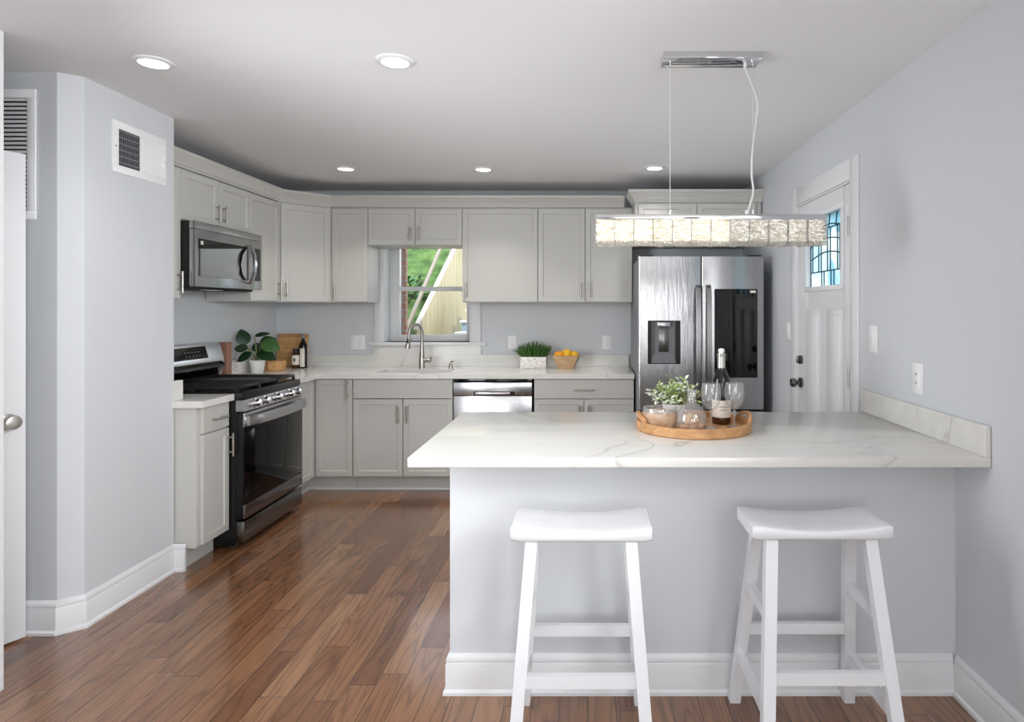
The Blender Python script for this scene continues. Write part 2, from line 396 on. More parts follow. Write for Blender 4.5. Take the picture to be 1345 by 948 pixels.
    def leaf(s, base, d, up, L, Wd, droop=.2, fold=.15, n=7, tip=1.0):
        b = bmesh.new(); base = Vector(base); d = Vector(d).normalized(); up = Vector(up); sd = d.cross(up).normalized(); up = sd.cross(d).normalized()
        rows = []
        for i in range(n+1):
            u = i/n; w = Wd/2*(math.sin(PI*u**.8)**.75)*tip if 0 < i < n else .0008
            c = base+d*(L*u)-up*(droop*L*u*u)
            rows.append([b.verts.new(c-sd*w+up*fold*w), b.verts.new(c), b.verts.new(c+sd*w+up*fold*w)])
        for A, B in zip(rows, rows[1:]):
            for j in (0, 1): b.faces.new((A[j], A[j+1], B[j+1], B[j]))
        return s.addraw(b)
    def build(s, name, material, parent=None, origin=(0, 0, 0), sharp=35):
        org = Vector(origin)
        if parent is not None:
            r = parent
            while r.parent is not None: r = r.parent
            org = Vector(r.location)
        bmesh.ops.translate(s.bm, verts=s.bm.verts, vec=-org)
        me = bpy.data.meshes.new(name); s.bm.to_mesh(me); s.bm.free()
        me.materials.append(M[material])
        me.polygons.foreach_set('use_smooth', [True]*len(me.polygons))
        me.set_sharp_from_angle(angle=R(sharp))
        o = bpy.data.objects.new(name, me); COL.objects.link(o)
        if parent is not None: o.parent = parent
        else: o.location = org
        return o
def tag(o, label, cat, group=None):
    o['label'] = label; o['category'] = cat
    if group: o['group'] = group
    return o
def thing(name, label, cat, loc, group=None):
    o = bpy.data.objects.new(name, None); COL.objects.link(o); o.location = loc; o.empty_display_size = .05
    return tag(o, label, cat, group)
def struct(o): o['kind'] = 'structure'; return o
def frame(x, y, ang): return Matrix.Translation((x, y, 0)) @ Matrix.Rotation(R(ang), 4, 'Z')
def copy_tree(o, parent=None):
    c = o.copy(); COL.objects.link(c)
    if parent is not None: c.parent = parent
    for ch in list(o.children): copy_tree(ch, c)
    return c

# ------------------------------------------------------------------ setting
XR, XL, YB, ZC = 1.352, -2.712, 5.45, 2.44
YW = 5.72                      # outer face of the back wall
struct(MB().box(-3.75, XR+.15, -4.35, YW, -.06, 0).build('floor', 'floor'))
struct(MB().box(-3.75, XR+.15, -4.35, YW, ZC, ZC+.12).build('ceiling', 'ceiling'))
WX0, WX1, WZ0, WZ1 = -1.78, -1.016, 1.124, 2.06       # kitchen window opening
m = MB(); m.box(-3.75, WX0, YB, YW, 0, ZC); m.box(WX1, XR+.15, YB, YW, 0, ZC); m.box(WX0, WX1, YB, YW, 0, WZ0); m.box(WX0, WX1, YB, YW, WZ1, ZC)
struct(m.build('wall_back', 'wall'))
DY0, DY1, DZ = 3.205, 4.025, 2.075                     # side door opening
m = MB(); m.box(XR, XR+.15, -4.2, -2.75, 0, ZC); m.box(XR, XR+.15, -2.75, -1.05, 0, .7); m.box(XR, XR+.15, -2.75, -1.05, 2.2, ZC)
m.box(XR, XR+.15, -1.05, DY0, 0, ZC); m.box(XR, XR+.15, DY1, YB, 0, ZC); m.box(XR, XR+.15, DY0, DY1, DZ, ZC)
struct(m.build('wall_right', 'wall'))
m = MB(); m.box(-3.75, -1.75, -4.35, -4.2, 0, ZC); m.box(.85, XR+.15, -4.35, -4.2, 0, ZC); m.box(-1.75, .85, -4.35, -4.2, 0, .6); m.box(-1.75, .85, -4.35, -4.2, 2.3, ZC)
struct(m.build('wall_front', 'wall'))
struct(MB().box(XL-.12, XL, 3.375, YB, 0, ZC).build('wall_left', 'wall'))
struct(MB().prism([(-2.307, 2.717), (-2.235, 2.776), (-2.235, 3.375), (-3.6, 3.375), (-3.6, 2.717)], 0, ZC).build('wall_closet', 'wall'))
struct(MB().box(-2.30, -2.186, -4.2, 2.30, 0, ZC).build('wall_entry', 'wall'))
struct(MB().box(-3.75, -3.6, -4.2, 3.375, 0, ZC).build('wall_hall', 'wall'))
# casing on the end of the entry wall
m = MB(); m.box(-2.186, -2.168, 2.23, 2.30, 0, ZC); m.box(-2.318, -2.168, 2.30, 2.32, 0, ZC)
struct(m.build('trim_1', 'trim'))
# peninsula knee wall
struct(MB().box(-.507, XR, 2.30, 2.41, 0, .876).build('wall_peninsula', 'wall'))
BP = [(0, 0), (.022, 0), (.022, .012), (.014, .02), (.014, .108), (.011, .116), (.013, .122), (.009, .136), (.004, .145), (0, .145)]
m = MB(); m.sweep([(o, u) for o, u in BP], [(-.507, 2.41), (-.507, 2.30), (XR-.014, 2.30)], 0)
struct(m.build('baseboard_peninsula', 'trim'))
struct(MB().sweep(BP, [(XR, 2.288), (XR, -4.2)], 0).build('baseboard_right', 'trim'))
m = MB(); m.sweep(BP, [(-3.55, 2.717), (-2.307, 2.717), (-2.235, 2.776), (-2.235, 3.372), (-2.165, 3.372)], 0)
struct(m.build('baseboard_left', 'trim'))

# kitchen window
m = MB()
FY0, FY1 = 5.61, 5.67
gx0, gx1 = -1.690, -1.087
for a in ((WX0, gx0, FY0, FY1, WZ0, WZ1), (gx1, WX1, FY0, FY1, WZ0, WZ1), (gx0, gx1, FY0, FY1, WZ0, WZ0+.055), (gx0, gx1, FY0, FY1, WZ1-.06, WZ1), (gx0, gx1, FY0-.012, FY1-.02, 1.572, 1.612)): m.box(*a, .003)
w1 = struct(m.build('window_1', 'trim'))
m = MB(); m.box(gx0, gx1, 5.645, 5.650, WZ0+.05, 1.58); m.box(gx0, gx1, 5.652, 5.657, 1.6, WZ1-.055); m.build('window_glass', 'glass', w1)
m = MB()
m.box(-1.86, WX0, YB-.018, YB, WZ0, 2.14, .003); m.box(WX1, -.93, YB-.018, YB, WZ0, 2.14, .003); m.box(WX0, WX1, YB-.018, YB, WZ1, 2.14, .003)
m.box(WX0, WX0+.008, YB-.018, FY0, WZ0, WZ1); m.box(WX1-.008, WX1, YB-.018, FY0, WZ0, WZ1); m.box(WX0, WX1, YB-.018, FY0, WZ1-.008, WZ1)
m.build('casing', 'trim', w1)
MB().box(-1.90, -.885, YB-.035, FY0, WZ0-.03, WZ0, .004).build('sill', 'trim', w1)
# living-room windows behind the camera
def sash(name, x0, x1, y0, y1, z0, z1, along):
    m = MB(); e = .06
    if along == 'x':
        for a in ((x0, x0+e), (x1-e, x1), ((x0+x1)/2-e/2, (x0+x1)/2+e/2)): m.box(*a, y0, y1, z0, z1)
        m.box(x0, x1, y0, y1, z0, z0+e); m.box(x0, x1, y0, y1, z1-e, z1)
    else:
        for a in ((y0, y0+e), (y1-e, y1), ((y0+y1)/2-e/2, (y0+y1)/2+e/2)): m.box(x0, x1, *a, z0, z1)
        m.box(x0, x1, y0, y1, z0, z0+e); m.box(x0, x1, y0, y1, z1-e, z1)
    w = struct(m.build(name, 'trim'))
    g = MB(); g.box((x0+x1)/2-.003 if along == 'y' else x0, (x0+x1)/2+.003 if along == 'y' else x1, (y0+y1)/2-.003 if along == 'x' else y0, (y0+y1)/2+.003 if along == 'x' else y1, z0, z1)
    g.build('window_glass', 'glass', w)
sash('window_2', -1.75, .85, -4.3, -4.24, .6, 2.3, 'x')
sash('window_3', XR+.05, XR+.11, -2.75, -1.05, .7, 2.2, 'y')  # unseen window, added to even out the room light from the right

# side door with leaded glass
d1 = None
DX = 1.358
F = frame(DX, DY1-.01, -90); DW = DY1-DY0-.02      # local x runs from the far edge to the near edge
m = MB(F)
GX0, GX1, GZ0, GZ1 = .17, .687, 1.545, 1.95
m.box(0, GX0, 0, .044, .012, DZ-.012, .002); m.box(GX1, DW, 0, .044, .012, DZ-.012, .002)
m.box(GX0, GX1, 0, .044, .012, GZ0); m.box(GX0, GX1, 0, .044, GZ1, DZ-.012)
d1 = struct(m.build('door_1', 'trim'))
m = MB(F)
for a, b_ in ((.125, .363), (.472, .69)):                # raised vertical panels, moulded edges
    for z0, z1 in ((.22, 1.41),):
        m.box(a, b_, -.006, .002, z0, z1, .005); m.box(a+.03, b_-.03, -.012, .002, z0+.03, z1-.03, .006)
m.build('raised_panel', 'trim', d1)
m = MB(F); e = .03
m.box(GX0-e, GX1+e, -.016, .002, GZ0-e, GZ0, .004); m.box(GX0-e, GX1+e, -.016, .002, GZ1, GZ1+e, .004)
m.box(GX0-e, GX0, -.016, .002, GZ0, GZ1, .004); m.box(GX1, GX1+e, -.016, .002, GZ0, GZ1, .004)
m.build('glass_frame', 'trim', d1)
MB(F).box(GX0, GX1, .016, .022, GZ0, GZ1).build('leaded_glass', 'stained', d1)
m = MB(F); r = .0042
def came(pts): m.tube([(x, .014, z) for x, z in pts], r, 6)
gw = GX1-GX0
came([(GX0, GZ0+.085), (GX0+gw*.5, GZ0+.085), (GX1, GZ0+.085)]); came([(GX0, GZ1-.075), (GX1, GZ1-.075)])
for k in range(3):
    zb = GZ0+.16+.078*k
    came([(GX0+gw*u, zb+.035*math.sin(PI*min(1, u*1.0))) for u in [i/10 for i in range(11)]])
for u in (.07, .26, .335, .52, .60, .80, .86): came([(GX0+gw*u, GZ0+.085), (GX0+gw*u, GZ1-.075)])
for u in (.35, .42, .62, .70): came([(GX0+gw*u, GZ0), (GX0+gw*u, GZ0+.085)])
for u in (.3, .55, .75): came([(GX0+gw*u, GZ1-.075), (GX0+gw*(u+.04), GZ1)])
came([(GX0+.004, GZ0), (GX0+.004, GZ1)]); came([(GX1-.004, GZ0), (GX1-.004, GZ1)])
m.build('lead_came', 'lead', d1)
m = MB(F); zk = .945
m.cyl((.05, 0, zk), (.05, -.012, zk), .032); m.cyl((.05, -.012, zk), (.05, -.035, zk), .012)
m.M = F @ Matrix.Translation((.05, -.03, zk)) @ Matrix.Rotation(R(90), 4, 'X'); m.lathe([(0.012, 0), (.026, .012), (.03, .025), (.026, .038), (0, .043)])
m.build('door_knob', 'darkchrome', d1)
m = MB(F); m.cyl((.05, 0, 1.09), (.05, -.014, 1.09), .028); m.box(.044, .056, -.034, -.012, 1.068, 1.112, .003); m.build('deadbolt', 'darkchrome', d1)
for zc in (.24, 1.06, 1.84):
    m = MB(F); m.box(DW-.034, DW-.002, -.004, .002, zc-.05, zc+.05, .001); m.cyl((DW-.010, -.011, zc-.052), (DW-.010, -.011, zc+.052), .0075, seg=12); m.build('hinge', 'nickel', d1)
m = MB(); cx0, cx1 = XR-.012, XR
m.box(cx0, cx1, DY0-.1, DY0, 0, DZ+.11, .004); m.box(cx0, cx1, DY1, DY1+.1, 0, DZ+.11, .004); m.box(cx0, cx1, DY0, DY1, DZ, DZ+.11, .004)
m.box(XR-.002, XR+.06, DY1-.008, DY1, 0, DZ); m.box(XR-.002, XR+.06, DY0, DY0+.008, 0, DZ); m.box(XR-.002, XR+.06, DY0, DY1, DZ-.01, DZ)
m.build('casing', 'trim', d1)
# open white door in the entry
A = Vector((-2.40, 2.67)); u_ = Vector((-.43, -.903)).normalized(); HG = A+u_*.76
ang = math.degrees(math.atan2(-u_.y, -u_.x))
F2 = frame(HG.x, HG.y, ang)
m = MB(F2); m.box(0, .76, 0, .035, .012, 2.072, .002); d2 = struct(m.build('door_2', 'trim'))
m = MB(F2)
for x0, x1 in ((.10, .34), (.42, .66)):
    for z0, z1 in ((.2, .9), (1.05, 1.95)): m.box(x0, x1, -.004, .002, z0, z1, .003)
m.build('raised_panel', 'trim', d2)
m = MB(F2 @ Matrix.Translation((.695, 0, .94)) @ Matrix.Rotation(R(90), 4, 'X'))
m.lathe([(0, 0), (.033, 0), (.033, .006), (.014, .012), (.012, .03), (.026, .038), (.031, .052), (.027, .064), (0, .069)]); m.build('door_knob', 'nickel', d2)

# ------------------------------------------------------------------ cabinets
def pull(m, x, z, L, vert):
    y = -.032
    if vert:
        m.cyl((x, y, z-L/2), (x, y, z+L/2), .0062, seg=12)
        for k in (-1, 1): m.cyl((x, 0, z+k*L*.32), (x, y, z+k*L*.32), .005, seg=10)
    else:
        m.cyl((x-L/2, y, z), (x+L/2, y, z), .0062, seg=12)
        for k in (-1, 1): m.cyl((x+k*L*.32, 0, z), (x+k*L*.32, y, z), .005, seg=10)
def fronts(root, F, items):
    for kind, x0, x1, z0, z1, h in items:
        m = MB(F)
        if kind == 'door': m.shaker(x1-x0, z1-z0, x=x0, z=z0)
        else: m.box(x0, x1, 0, .02, z0, z1, .0018, 1)
        nm = {'door': 'door', 'drawer': 'drawer', 'panel': 'false_front'}[kind]
        o = m.build(nm, 'cab', root)
        if h:
            m = MB(F); pull(m, h[1], h[2], h[3], h[0] == 'v'); m.build('handle', 'nickel', o)
def cabinet(name, label, F, w, d, z0, z1, items, toe=False, hollow=False, bmat='cab'):
    loc = F @ Vector((w/2, d/2, 0 if toe else z0))
    t = thing(name, label, 'cabinet', loc, None)
    m = MB(F); zb = .114 if toe else z0
    if hollow:
        m.box(0, .018, .02, d, zb, z1); m.box(w-.018, w, .02, d, zb, z1); m.box(.018, w-.018, .02, d, zb, zb+.018); m.box(.018, w-.018, d-.01, d, zb, z1)
        m.box(.018, w-.018, .02, .038, z1-.05, z1)
    else: m.box(0, w, .02, d, zb, z1, .001, 1)
    m.build('body', bmat, t)
    if toe: MB(F).box(0, w, .095, d, 0, .114).build('toe_kick', 'cab', t)
    fronts(t, F, items); return t
UZ0, UZ1, UM = 1.466, 2.245, 1.934
UYF = 5.125; UXF = -2.387; UD = .315
g = .0025
def ud(x0, x1, z0, side=None, L=.13, zt=None):
    h = None
    if side == 'l': h = ('v', x0+.035, z0+.035+L/2, L)
    if side == 'r': h = ('v', x1-.035, z0+.035+L/2, L)
    return ('door', x0+g, x1-g, z0+.006, UZ1-.012, h)
FL = lambda y: frame(UXF, y, 90)
FB = lambda x: frame(x, UYF, 0)
cabinet('wall_cabinet', 'narrow upper cabinet squeezed between the vent wall and the microwave', FL(3.385), .283, UD, UZ0, UZ1, [ud(0, .283, UZ0, 'r')])
cabinet('wall_cabinet', 'short two-door upper cabinet directly above the microwave', FL(3.668), .757, UD, UM, UZ1, [ud(0, .3785, UM, 'r', .115), ud(.3785, .757, UM, 'l', .115)])
cabinet('wall_cabinet', 'tall narrow upper cabinet just right of the microwave', FL(4.425), .415, UD, UZ0, UZ1, [ud(0, .415, UZ0, 'r')])
# diagonal corner
P1 = (UXF, 4.84); P2 = (-2.102, UYF); FD = frame(P1[0], P1[1], 45); LD = math.hypot(P2[0]-P1[0], P2[1]-P1[1])
t = thing('wall_cabinet', 'diagonal corner upper cabinet with one wide door', 'cabinet', (-2.45, 5.2, UZ0))
MB().prism([(-2.702, 4.842), (-2.407, 4.842), (-2.104, 5.145), (-2.104, 5.44), (-2.702, 5.44)], UZ0, UZ1).build('body', 'cab', t)
fronts(t, FD, [('door', .012, LD-.012, UZ0+.006, UZ1-.012, ('v', .045, UZ0+.10, .13))])
cabinet('wall_cabinet', 'single-door upper cabinet left of the sink window', FB(-2.10), .296, UD-.01, UZ0, UZ1, [ud(0, .296, UZ0, 'l')], bmat='cab')
cabinet('wall_cabinet', 'short two-door upper cabinet above the sink window', FB(-1.804), .774, UD-.01, UM, UZ1, [ud(0, .387, UM, 'r', .115), ud(.387, .774, UM, 'l', .115)])
cabinet('wall_cabinet', 'wide single-door upper cabinet right of the sink window', FB(-1.03), .62, UD-.01, UZ0, UZ1, [ud(0, .62, UZ0, 'l')])
cabinet('wall_cabinet', 'two-door upper cabinet between the wide single-door cabinet and the refrigerator', FB(-.41), .776, UD-.01, UZ0, UZ1, [ud(0, .388, UZ0, 'r'), ud(.388, .776, UZ0, 'l')])
FF = frame(.367, 4.82, 0)
fc = cabinet('wall_cabinet', 'deep short cabinet with stepped crown above the refrigerator', FF, .975, .62, UM, UZ1-.005, [('door', .025, .472, UM+.006, UZ1-.02, ('v', .43, UM+.10, .115)), ('door', .477, .93, UM+.006, UZ1-.02, ('v', .52, UM+.10, .115))])
CR = [(0, 0), (.006, 0), (.008, .012), (.016, .016), (.018, .026), (.024, .032), (.046, .066), (.054, .072), (.056, .09), (0, .09)]
m = MB(); m.sweep(CR, [(.368, 5.075), (.368, 4.83), (XR-.003, 4.83)], UZ1-.008); m.build('crown', 'cab', fc)
m = MB(); m.sweep(CR, [(UXF-.01, 3.39), (UXF-.01, 4.845), (-2.107, UYF+.01), (.30, UYF+.01)], UZ1)
tag(m.build('crown_molding', 'cab', None, (-1, 5.1, UZ1)), 'long greige crown molding along the tops of the upper cabinets', 'molding')

# base cabinets
BZ = .876; BXF = -2.10; BYF = 4.815
def bd(x0, x1, z0, z1, side=None, L=.135):
    h = None
    if side == 'l': h = ('v', x0+.035, z1-.045-L/2, L)
    if side == 'r': h = ('v', x1-.035, z1-.045-L/2, L)
    return ('door', x0+g, x1-g, z0, z1, h)
FLb = lambda y: frame(BXF, y, 90)
FBb = lambda x: frame(x, BYF, 0)
DB, DT = .122, .868; DR = .722
cabinet('base_cabinet', 'base cabinet with one drawer and one door left of the stove', FLb(3.385), .278, .60, 0, BZ,
        [('drawer', .03, .275, DR+.006, DT, ('h', .155, .795, .12)), ('door', .03, .275, DB, DR-.002, ('v', .262, .62, .135))], toe=True)
# corner base with two door leaves meeting at a right angle
t = thing('base_cabinet', 'inside-corner base cabinet with two narrow doors beside the stove', 'cabinet', (-2.3, 5.1, 0))
m = MB(); m.prism([(-2.702, 4.43), (-2.12, 4.43), (-2.12, 4.835), (-1.812, 4.835), (-1.812, 5.44), (-2.702, 5.44)], .114, BZ); m.build('body', 'cab', t)
m = MB(); m.prism([(-2.702, 4.43), (-2.19, 4.43), (-2.19, 4.905), (-1.812, 4.905), (-1.812, 5.44), (-2.702, 5.44)], 0, .114); m.build('toe_kick', 'cab', t)
fronts(t, FLb(4.43), [('door', .003, .362, DB, DT, None)])
fronts(t, FBb(BXF), [('door', .003, .285, DB, DT, ('v', .255, .795, .15))])
cabinet('base_cabinet', 'sink base cabinet with a false drawer front over two doors', FBb(-1.81), .77, .62, 0, BZ,
        [('panel', g, .77-g, DR, DT, None), bd(0, .385, DB, DR-.006, 'r'), bd(.385, .77, DB, DR-.006, 'l')], toe=True, hollow=True)
cabinet('base_cabinet', 'base cabinet with a wide drawer over two doors beside the refrigerator', FBb(-.415), .772, .62, 0, BZ,
        [('drawer', g, .772-g, DR, DT, ('h', .386, .79, .155)), bd(0, .386, DB, DR-.006, 'r', .13), bd(.386, .772, DB, DR-.006, 'l', .13)], toe=True)
FP = frame(XR-.004, 2.985, 180)
cabinet('base_cabinet', 'cabinet row behind the grey knee wall under the peninsula top', FP, 1.84, .57, 0, BZ,
        [bd(k*.46, (k+1)*.46, DB, DT, 'l' if k % 2 else 'r') for k in range(4)], toe=True)
m = MB(); m.sweep([(0, 0), (.014, 0), (.012, .012), (0, .018)], [(-2.19, 4.43), (-2.19, 4.905), (-1.05, 4.90)], 0)
struct(m.build('trim_2', 'trim'))

# countertops
CT0, CT1 = .877, .914
def slab_with_hole(m, outer, hole, z0, z1):
    x0, x1, y0, y1 = outer; a, b_, c, d = hole
    bm = bmesh.new(); vs = {}
    def V(x, y, z):
        k = (x, y, z)
        if k not in vs: vs[k] = bm.verts.new(k)
        return vs[k]
    xs, ys = (x0, a, b_, x1), (y0, c, d, y1)
    for i in range(3):
        for j in range(3):
            if i == 1 and j == 1: continue
            for z in (z0, z1): bm.faces.new([V(xs[i], ys[j], z), V(xs[i+1], ys[j], z), V(xs[i+1], ys[j+1], z), V(xs[i], ys[j+1], z)])
    def side(p, q): bm.faces.new([V(*p, z0), V(*q, z0), V(*q, z1), V(*p, z1)])
    for i in range(3):
        side((xs[i], y0), (xs[i+1], y0)); side((xs[i], y1), (xs[i+1], y1)); side((x0, ys[i]), (x0, ys[i+1])); side((x1, ys[i]), (x1, ys[i+1]))
    side((a, c), (b_, c)); side((a, d), (b_, d)); side((a, c), (a, d)); side((b_, c), (b_, d))
    m.add(bm)
ct = thing('countertop', 'long L-shaped white veined countertop around the sink', 'countertop', (-1, 5.1, CT0))
SK = (-1.66, -1.085, 4.875, 5.16)
m = MB(); slab_with_hole(m, (-2.07, .358, 4.785, 5.448), SK, CT0, CT1); m.box(-2.708, -2.07, 4.428, 5.448, CT0, CT1)
m.build('slab', 'quartz', ct)
m = MB(); m.box(-2.688, .358, 5.428, 5.448, CT1, 1.016, .002, 1); m.box(-1.862, -.928, 5.430, 5.449, 1.016, WZ0-.031); m.build('backsplash', 'quartz', ct)
MB().box(-2.708, -2.688, 4.44, 5.43, CT1, 1.016, .002, 1).build('backsplash', 'quartz', ct)
ct2 = thing('countertop', 'short white countertop left of the stove at the wall end', 'countertop', (-2.4, 3.5, CT0))
m = MB(); m.prism([(-2.263, 3.358), (-2.07, 3.358), (-2.07, 3.663), (-2.708, 3.663), (-2.708, 3.380), (-2.263, 3.380)], CT0, CT1, .002); m.build('slab', 'quartz', ct2)
MB().box(-2.263, -2.234, 3.360, 3.452, CT1, 1.02, .002, 1).build('backsplash', 'quartz', ct2)
ct3 = thing('countertop', 'white peninsula countertop with grey veins above the stools', 'countertop', (.37, 2.55, CT0))
MB().box(-.604, XR-.002, 2.09, 3.02, .880, CT1, .004).build('slab', 'quartz', ct3)
MB().box(XR-.022, XR-.002, 2.092, 3.045, CT1, 1.018, .002, 1).build('backsplash', 'quartz', ct3)

# sink, faucet
t = thing('kitchen_sink', 'undermount stainless sink set in the countertop under the window', 'sink', (-1.37, 5.02, .7))
m = MB(); a, b_, c, d = SK; k = .004
m.box(a-.012, a+k*0, c-.012, d+.012, .70, CT0-.001); m.box(b_, b_+.012, c-.012, d+.012, .70, CT0-.001); m.box(a, b_, c-.012, c, .70, CT0-.001); m.box(a, b_, d, d+.012, .70, CT0-.001); m.box(a-.012, b_+.012, c-.012, d+.012, .69, .70)
m.build('basin', 'steel', t)
MB().lathe([(0, 0), (.045, 0), (.045, .004), (.03, .003), (0, .001)], (-1.37, 5.0, .70)).build('drain', 'chrome', t)
FX, FY = -1.395, 5.26
t = thing('faucet', 'tall brushed nickel gooseneck faucet behind the sink', 'faucet', (FX, FY, CT1))
m = MB(); m.lathe([(0, 0), (.029, 0), (.029, .006), (.026, .012), (.0245, .07), (.022, .11), (.0165, .17), (.0135, .22), (.0135, .235), (0, .235)], (FX, FY, CT1)); m.build('body', 'nickel', t)
dx, dy = -.085, -.075
pts = [(FX, FY, CT1+.22), (FX, FY, CT1+.29)]
for k in range(1, 12):
    a = PI*k/12*1.02; q = (1-math.cos(a))/2
    pts.append((FX+dx*q, FY+dy*q, CT1+.30+.068*math.sin(a)))
pts += [(FX+dx*1.02, FY+dy*1.02, CT1+.285), (FX+dx*1.04, FY+dy*1.04, CT1+.255)]
MB().tube(pts, .0125, 14, 2).build('spout', 'nickel', t)
e = Vector((FX+dx*1.04, FY+dy*1.04, 0))
m = MB(); m.tube([(e.x, e.y, CT1+.262), (e.x-.002, e.y, CT1+.235), (e.x-.008, e.y-.002, CT1+.19), (e.x-.011, e.y-.002, CT1+.172)], [.0135, .0145, .0205, .0225], 18); o = m.build('spray_head', 'nickel', t)
m = MB(); m.box(e.x-.010, e.x+.004, e.y-.0225, e.y-.012, CT1+.215, CT1+.25, .003); m.build('spray_button', 'blackplastic', o)
m = MB(); m.cyl((FX, FY, CT1+.065), (FX+.062, FY-.004, CT1+.068), .020); m.ball((FX+.062, FY-.004, CT1+.068), .021); m.tube([(FX+.062, FY-.004, CT1+.075), (FX+.085, FY-.01, CT1+.094)], [.009, .006]); m.build('lever', 'nickel', t)
t = thing('soap_dispenser', 'small nickel soap dispenser on the counter right of the faucet', 'soap dispenser', (-1.155, 5.27, CT1))
MB().lathe([(0, 0), (.02, 0), (.02, .006), (.017, .01), (.017, .036), (0, .038)], (-1.155, 5.27, CT1), 20).build('collar', 'nickel', t)
MB().tube([(-1.155, 5.27, CT1+.036), (-1.155, 5.27, CT1+.055), (-1.13, 5.25, CT1+.058)], .006).build('nozzle', 'nickel', t)

# dishwasher
t = thing('dishwasher', 'stainless dishwasher with a pocket bar handle under the countertop', 'dishwasher', (-.727, 5.1, 0))
F = frame(-1.035, BYF-.015, 0); w = .612
MB(F).box(.004, w-.004, .045, .60, .02, .872).build('body', 'blackplastic', t)
MB(F).box(.002, w-.002, .004, .05, .02, .112).build('toe_panel', 'black', t)
MB(F).box(.012, w-.006, .012, .05, .849, .872, .002).build('control_strip', 'blackglass', t)
m = MB(F); m.box(.004, w-.006, .004, .045, .118, .742, .004); m.build('door', 'steel', t)
m = MB(F); m.box(.004, w-.006, .0, .045, .744, .847, .003); o = m.build('upper_panel', 'steel', t)
MB(F).box(.158, .475, -.0025, .001, .748, .778, .002).build('handle_pocket', 'dark', o)
MB(F).box(.17, .44, -.018, -.002, .754, .774, .004).build('handle', 'steel', o)

# ------------------------------------------------------------------ stove
SY0 = 3.668; SW = .754
F = frame(-2.02, SY0, 90)
t = thing('stove', 'freestanding stainless gas range with black oven door', 'stove', (-2.35, 4.045, 0))
MB(F).box(.001, SW-.001, .045, .675, .02, .895, .002, 1).build('body', 'black', t)
for fx in (.05, SW-.05):
    for fy in (.09, .62): MB(F).cyl((fx, fy, 0), (fx, fy, .025), .02, seg=14).build('foot', 'rubber', t)
MB(F).box(.006, SW-.006, .0, .05, .04, .160, .004).build('storage_drawer', 'steeldark', t)
dr = MB(F).box(.004, SW-.004, .004, .05, .176, .800, .003).build('oven_door', 'black', t)
MB(F).box(.004, SW-.004, -.004, .006, .176, .258, .003).build('lower_trim', 'steeldark', dr)
MB(F).box(.004, SW-.004, -.003, .006, .260, .715, .002).build('oven_glass', 'ovenglass', dr)
MB(F).box(.004, SW-.004, -.004, .006, .717, .800, .003).build('upper_trim', 'steel', dr)
loops = []
for k in range(25):
    u = k/24; x = .008+u*(SW-.016); off = .022+.034*math.sin(PI*u)**.6; hz = .030
    zc = .752; loops.append([(x, -off-.012, zc-hz*.9), (x, -off-.016, zc), (x, -off-.010, zc+hz), (x, -off+.004, zc+hz), (x, -off+.006, zc-hz*.9)])
m = MB(F); m.loft(loops)
for x in (.03, SW-.03): m.box(x-.018, x+.018, -.036, 0, .728, .778, .004)
m.build('handle', 'steel', dr)
# control fascia, slightly sloped
loops = [[(x, -.006, .808), (x, .004, .874), (x, .05, .874), (x, .05, .808)] for x in (.002, SW-.002)]
cp = MB(F).loft(loops).build('control_panel', 'steel', t)
for kx in (.125, .23, .387, .552, .652):
    m = MB(F @ Matrix.Translation((kx, -.001, .842)) @ Matrix.Rotation(R(82), 4, 'X'))
    m.lathe([(0, 0), (.027, 0), (.027, .006), (.021, .008), (.0225, .034), (.02, .037), (0, .037)], seg=24); m.box(-.004, .004, -.021, .021, .03, .044, .002)
    m.build('knob', 'chrome', cp)
tp = MB(F).box(0, SW, .012, .62, .876, .918, .005).build('cooktop', 'black', t)
for bx in (.16, .60):
    for by in (.16, .45):
        m = MB(F); m.lathe([(0, 0), (.05, 0), (.046, .012), (.03, .014), (.03, .02), (0, .022)], (bx, by, .917)); m.build('burner', 'iron', tp)
zt = .952
for gx0_, gx1_ in ((.02, .27), (.484, .735)):
    m = MB(F); w_ = .007
    m.box(gx0_, gx1_, .045, .057, .936, zt, .002); m.box(gx0_, gx1_, .565, .577, .936, zt, .002); m.box(gx0_, gx1_, .305, .317, .936, zt, .002)
    m.box(gx0_, gx0_+.012, .045, .577, .936, zt, .002); m.box(gx1_-.012, gx1_, .045, .577, .936, zt, .002)
    for k in range(4):
        x = gx0_+(k+1)*(gx1_-gx0_)/5
        m.box(x-.005, x+.005, .05, .572, .94, zt+.004, .002)
    for x in (gx0_+.006, gx1_-.006):
        for y in (.05, .31, .572): m.box(x-.007, x+.007, y-.007, y+.007, .917, .94)
    m.build('grate', 'iron', t)
m = MB(F); m.box(.276, .478, .045, .577, .936, zt, .003); m.box(.29, .464, .07, .55, zt-.002, zt+.008, .004)
for x in (.29, .464):
    for y in (.06, .56): m.box(x-.007, x+.007, y-.007, y+.007, .917, .938)
m.build('griddle', 'iron', t)
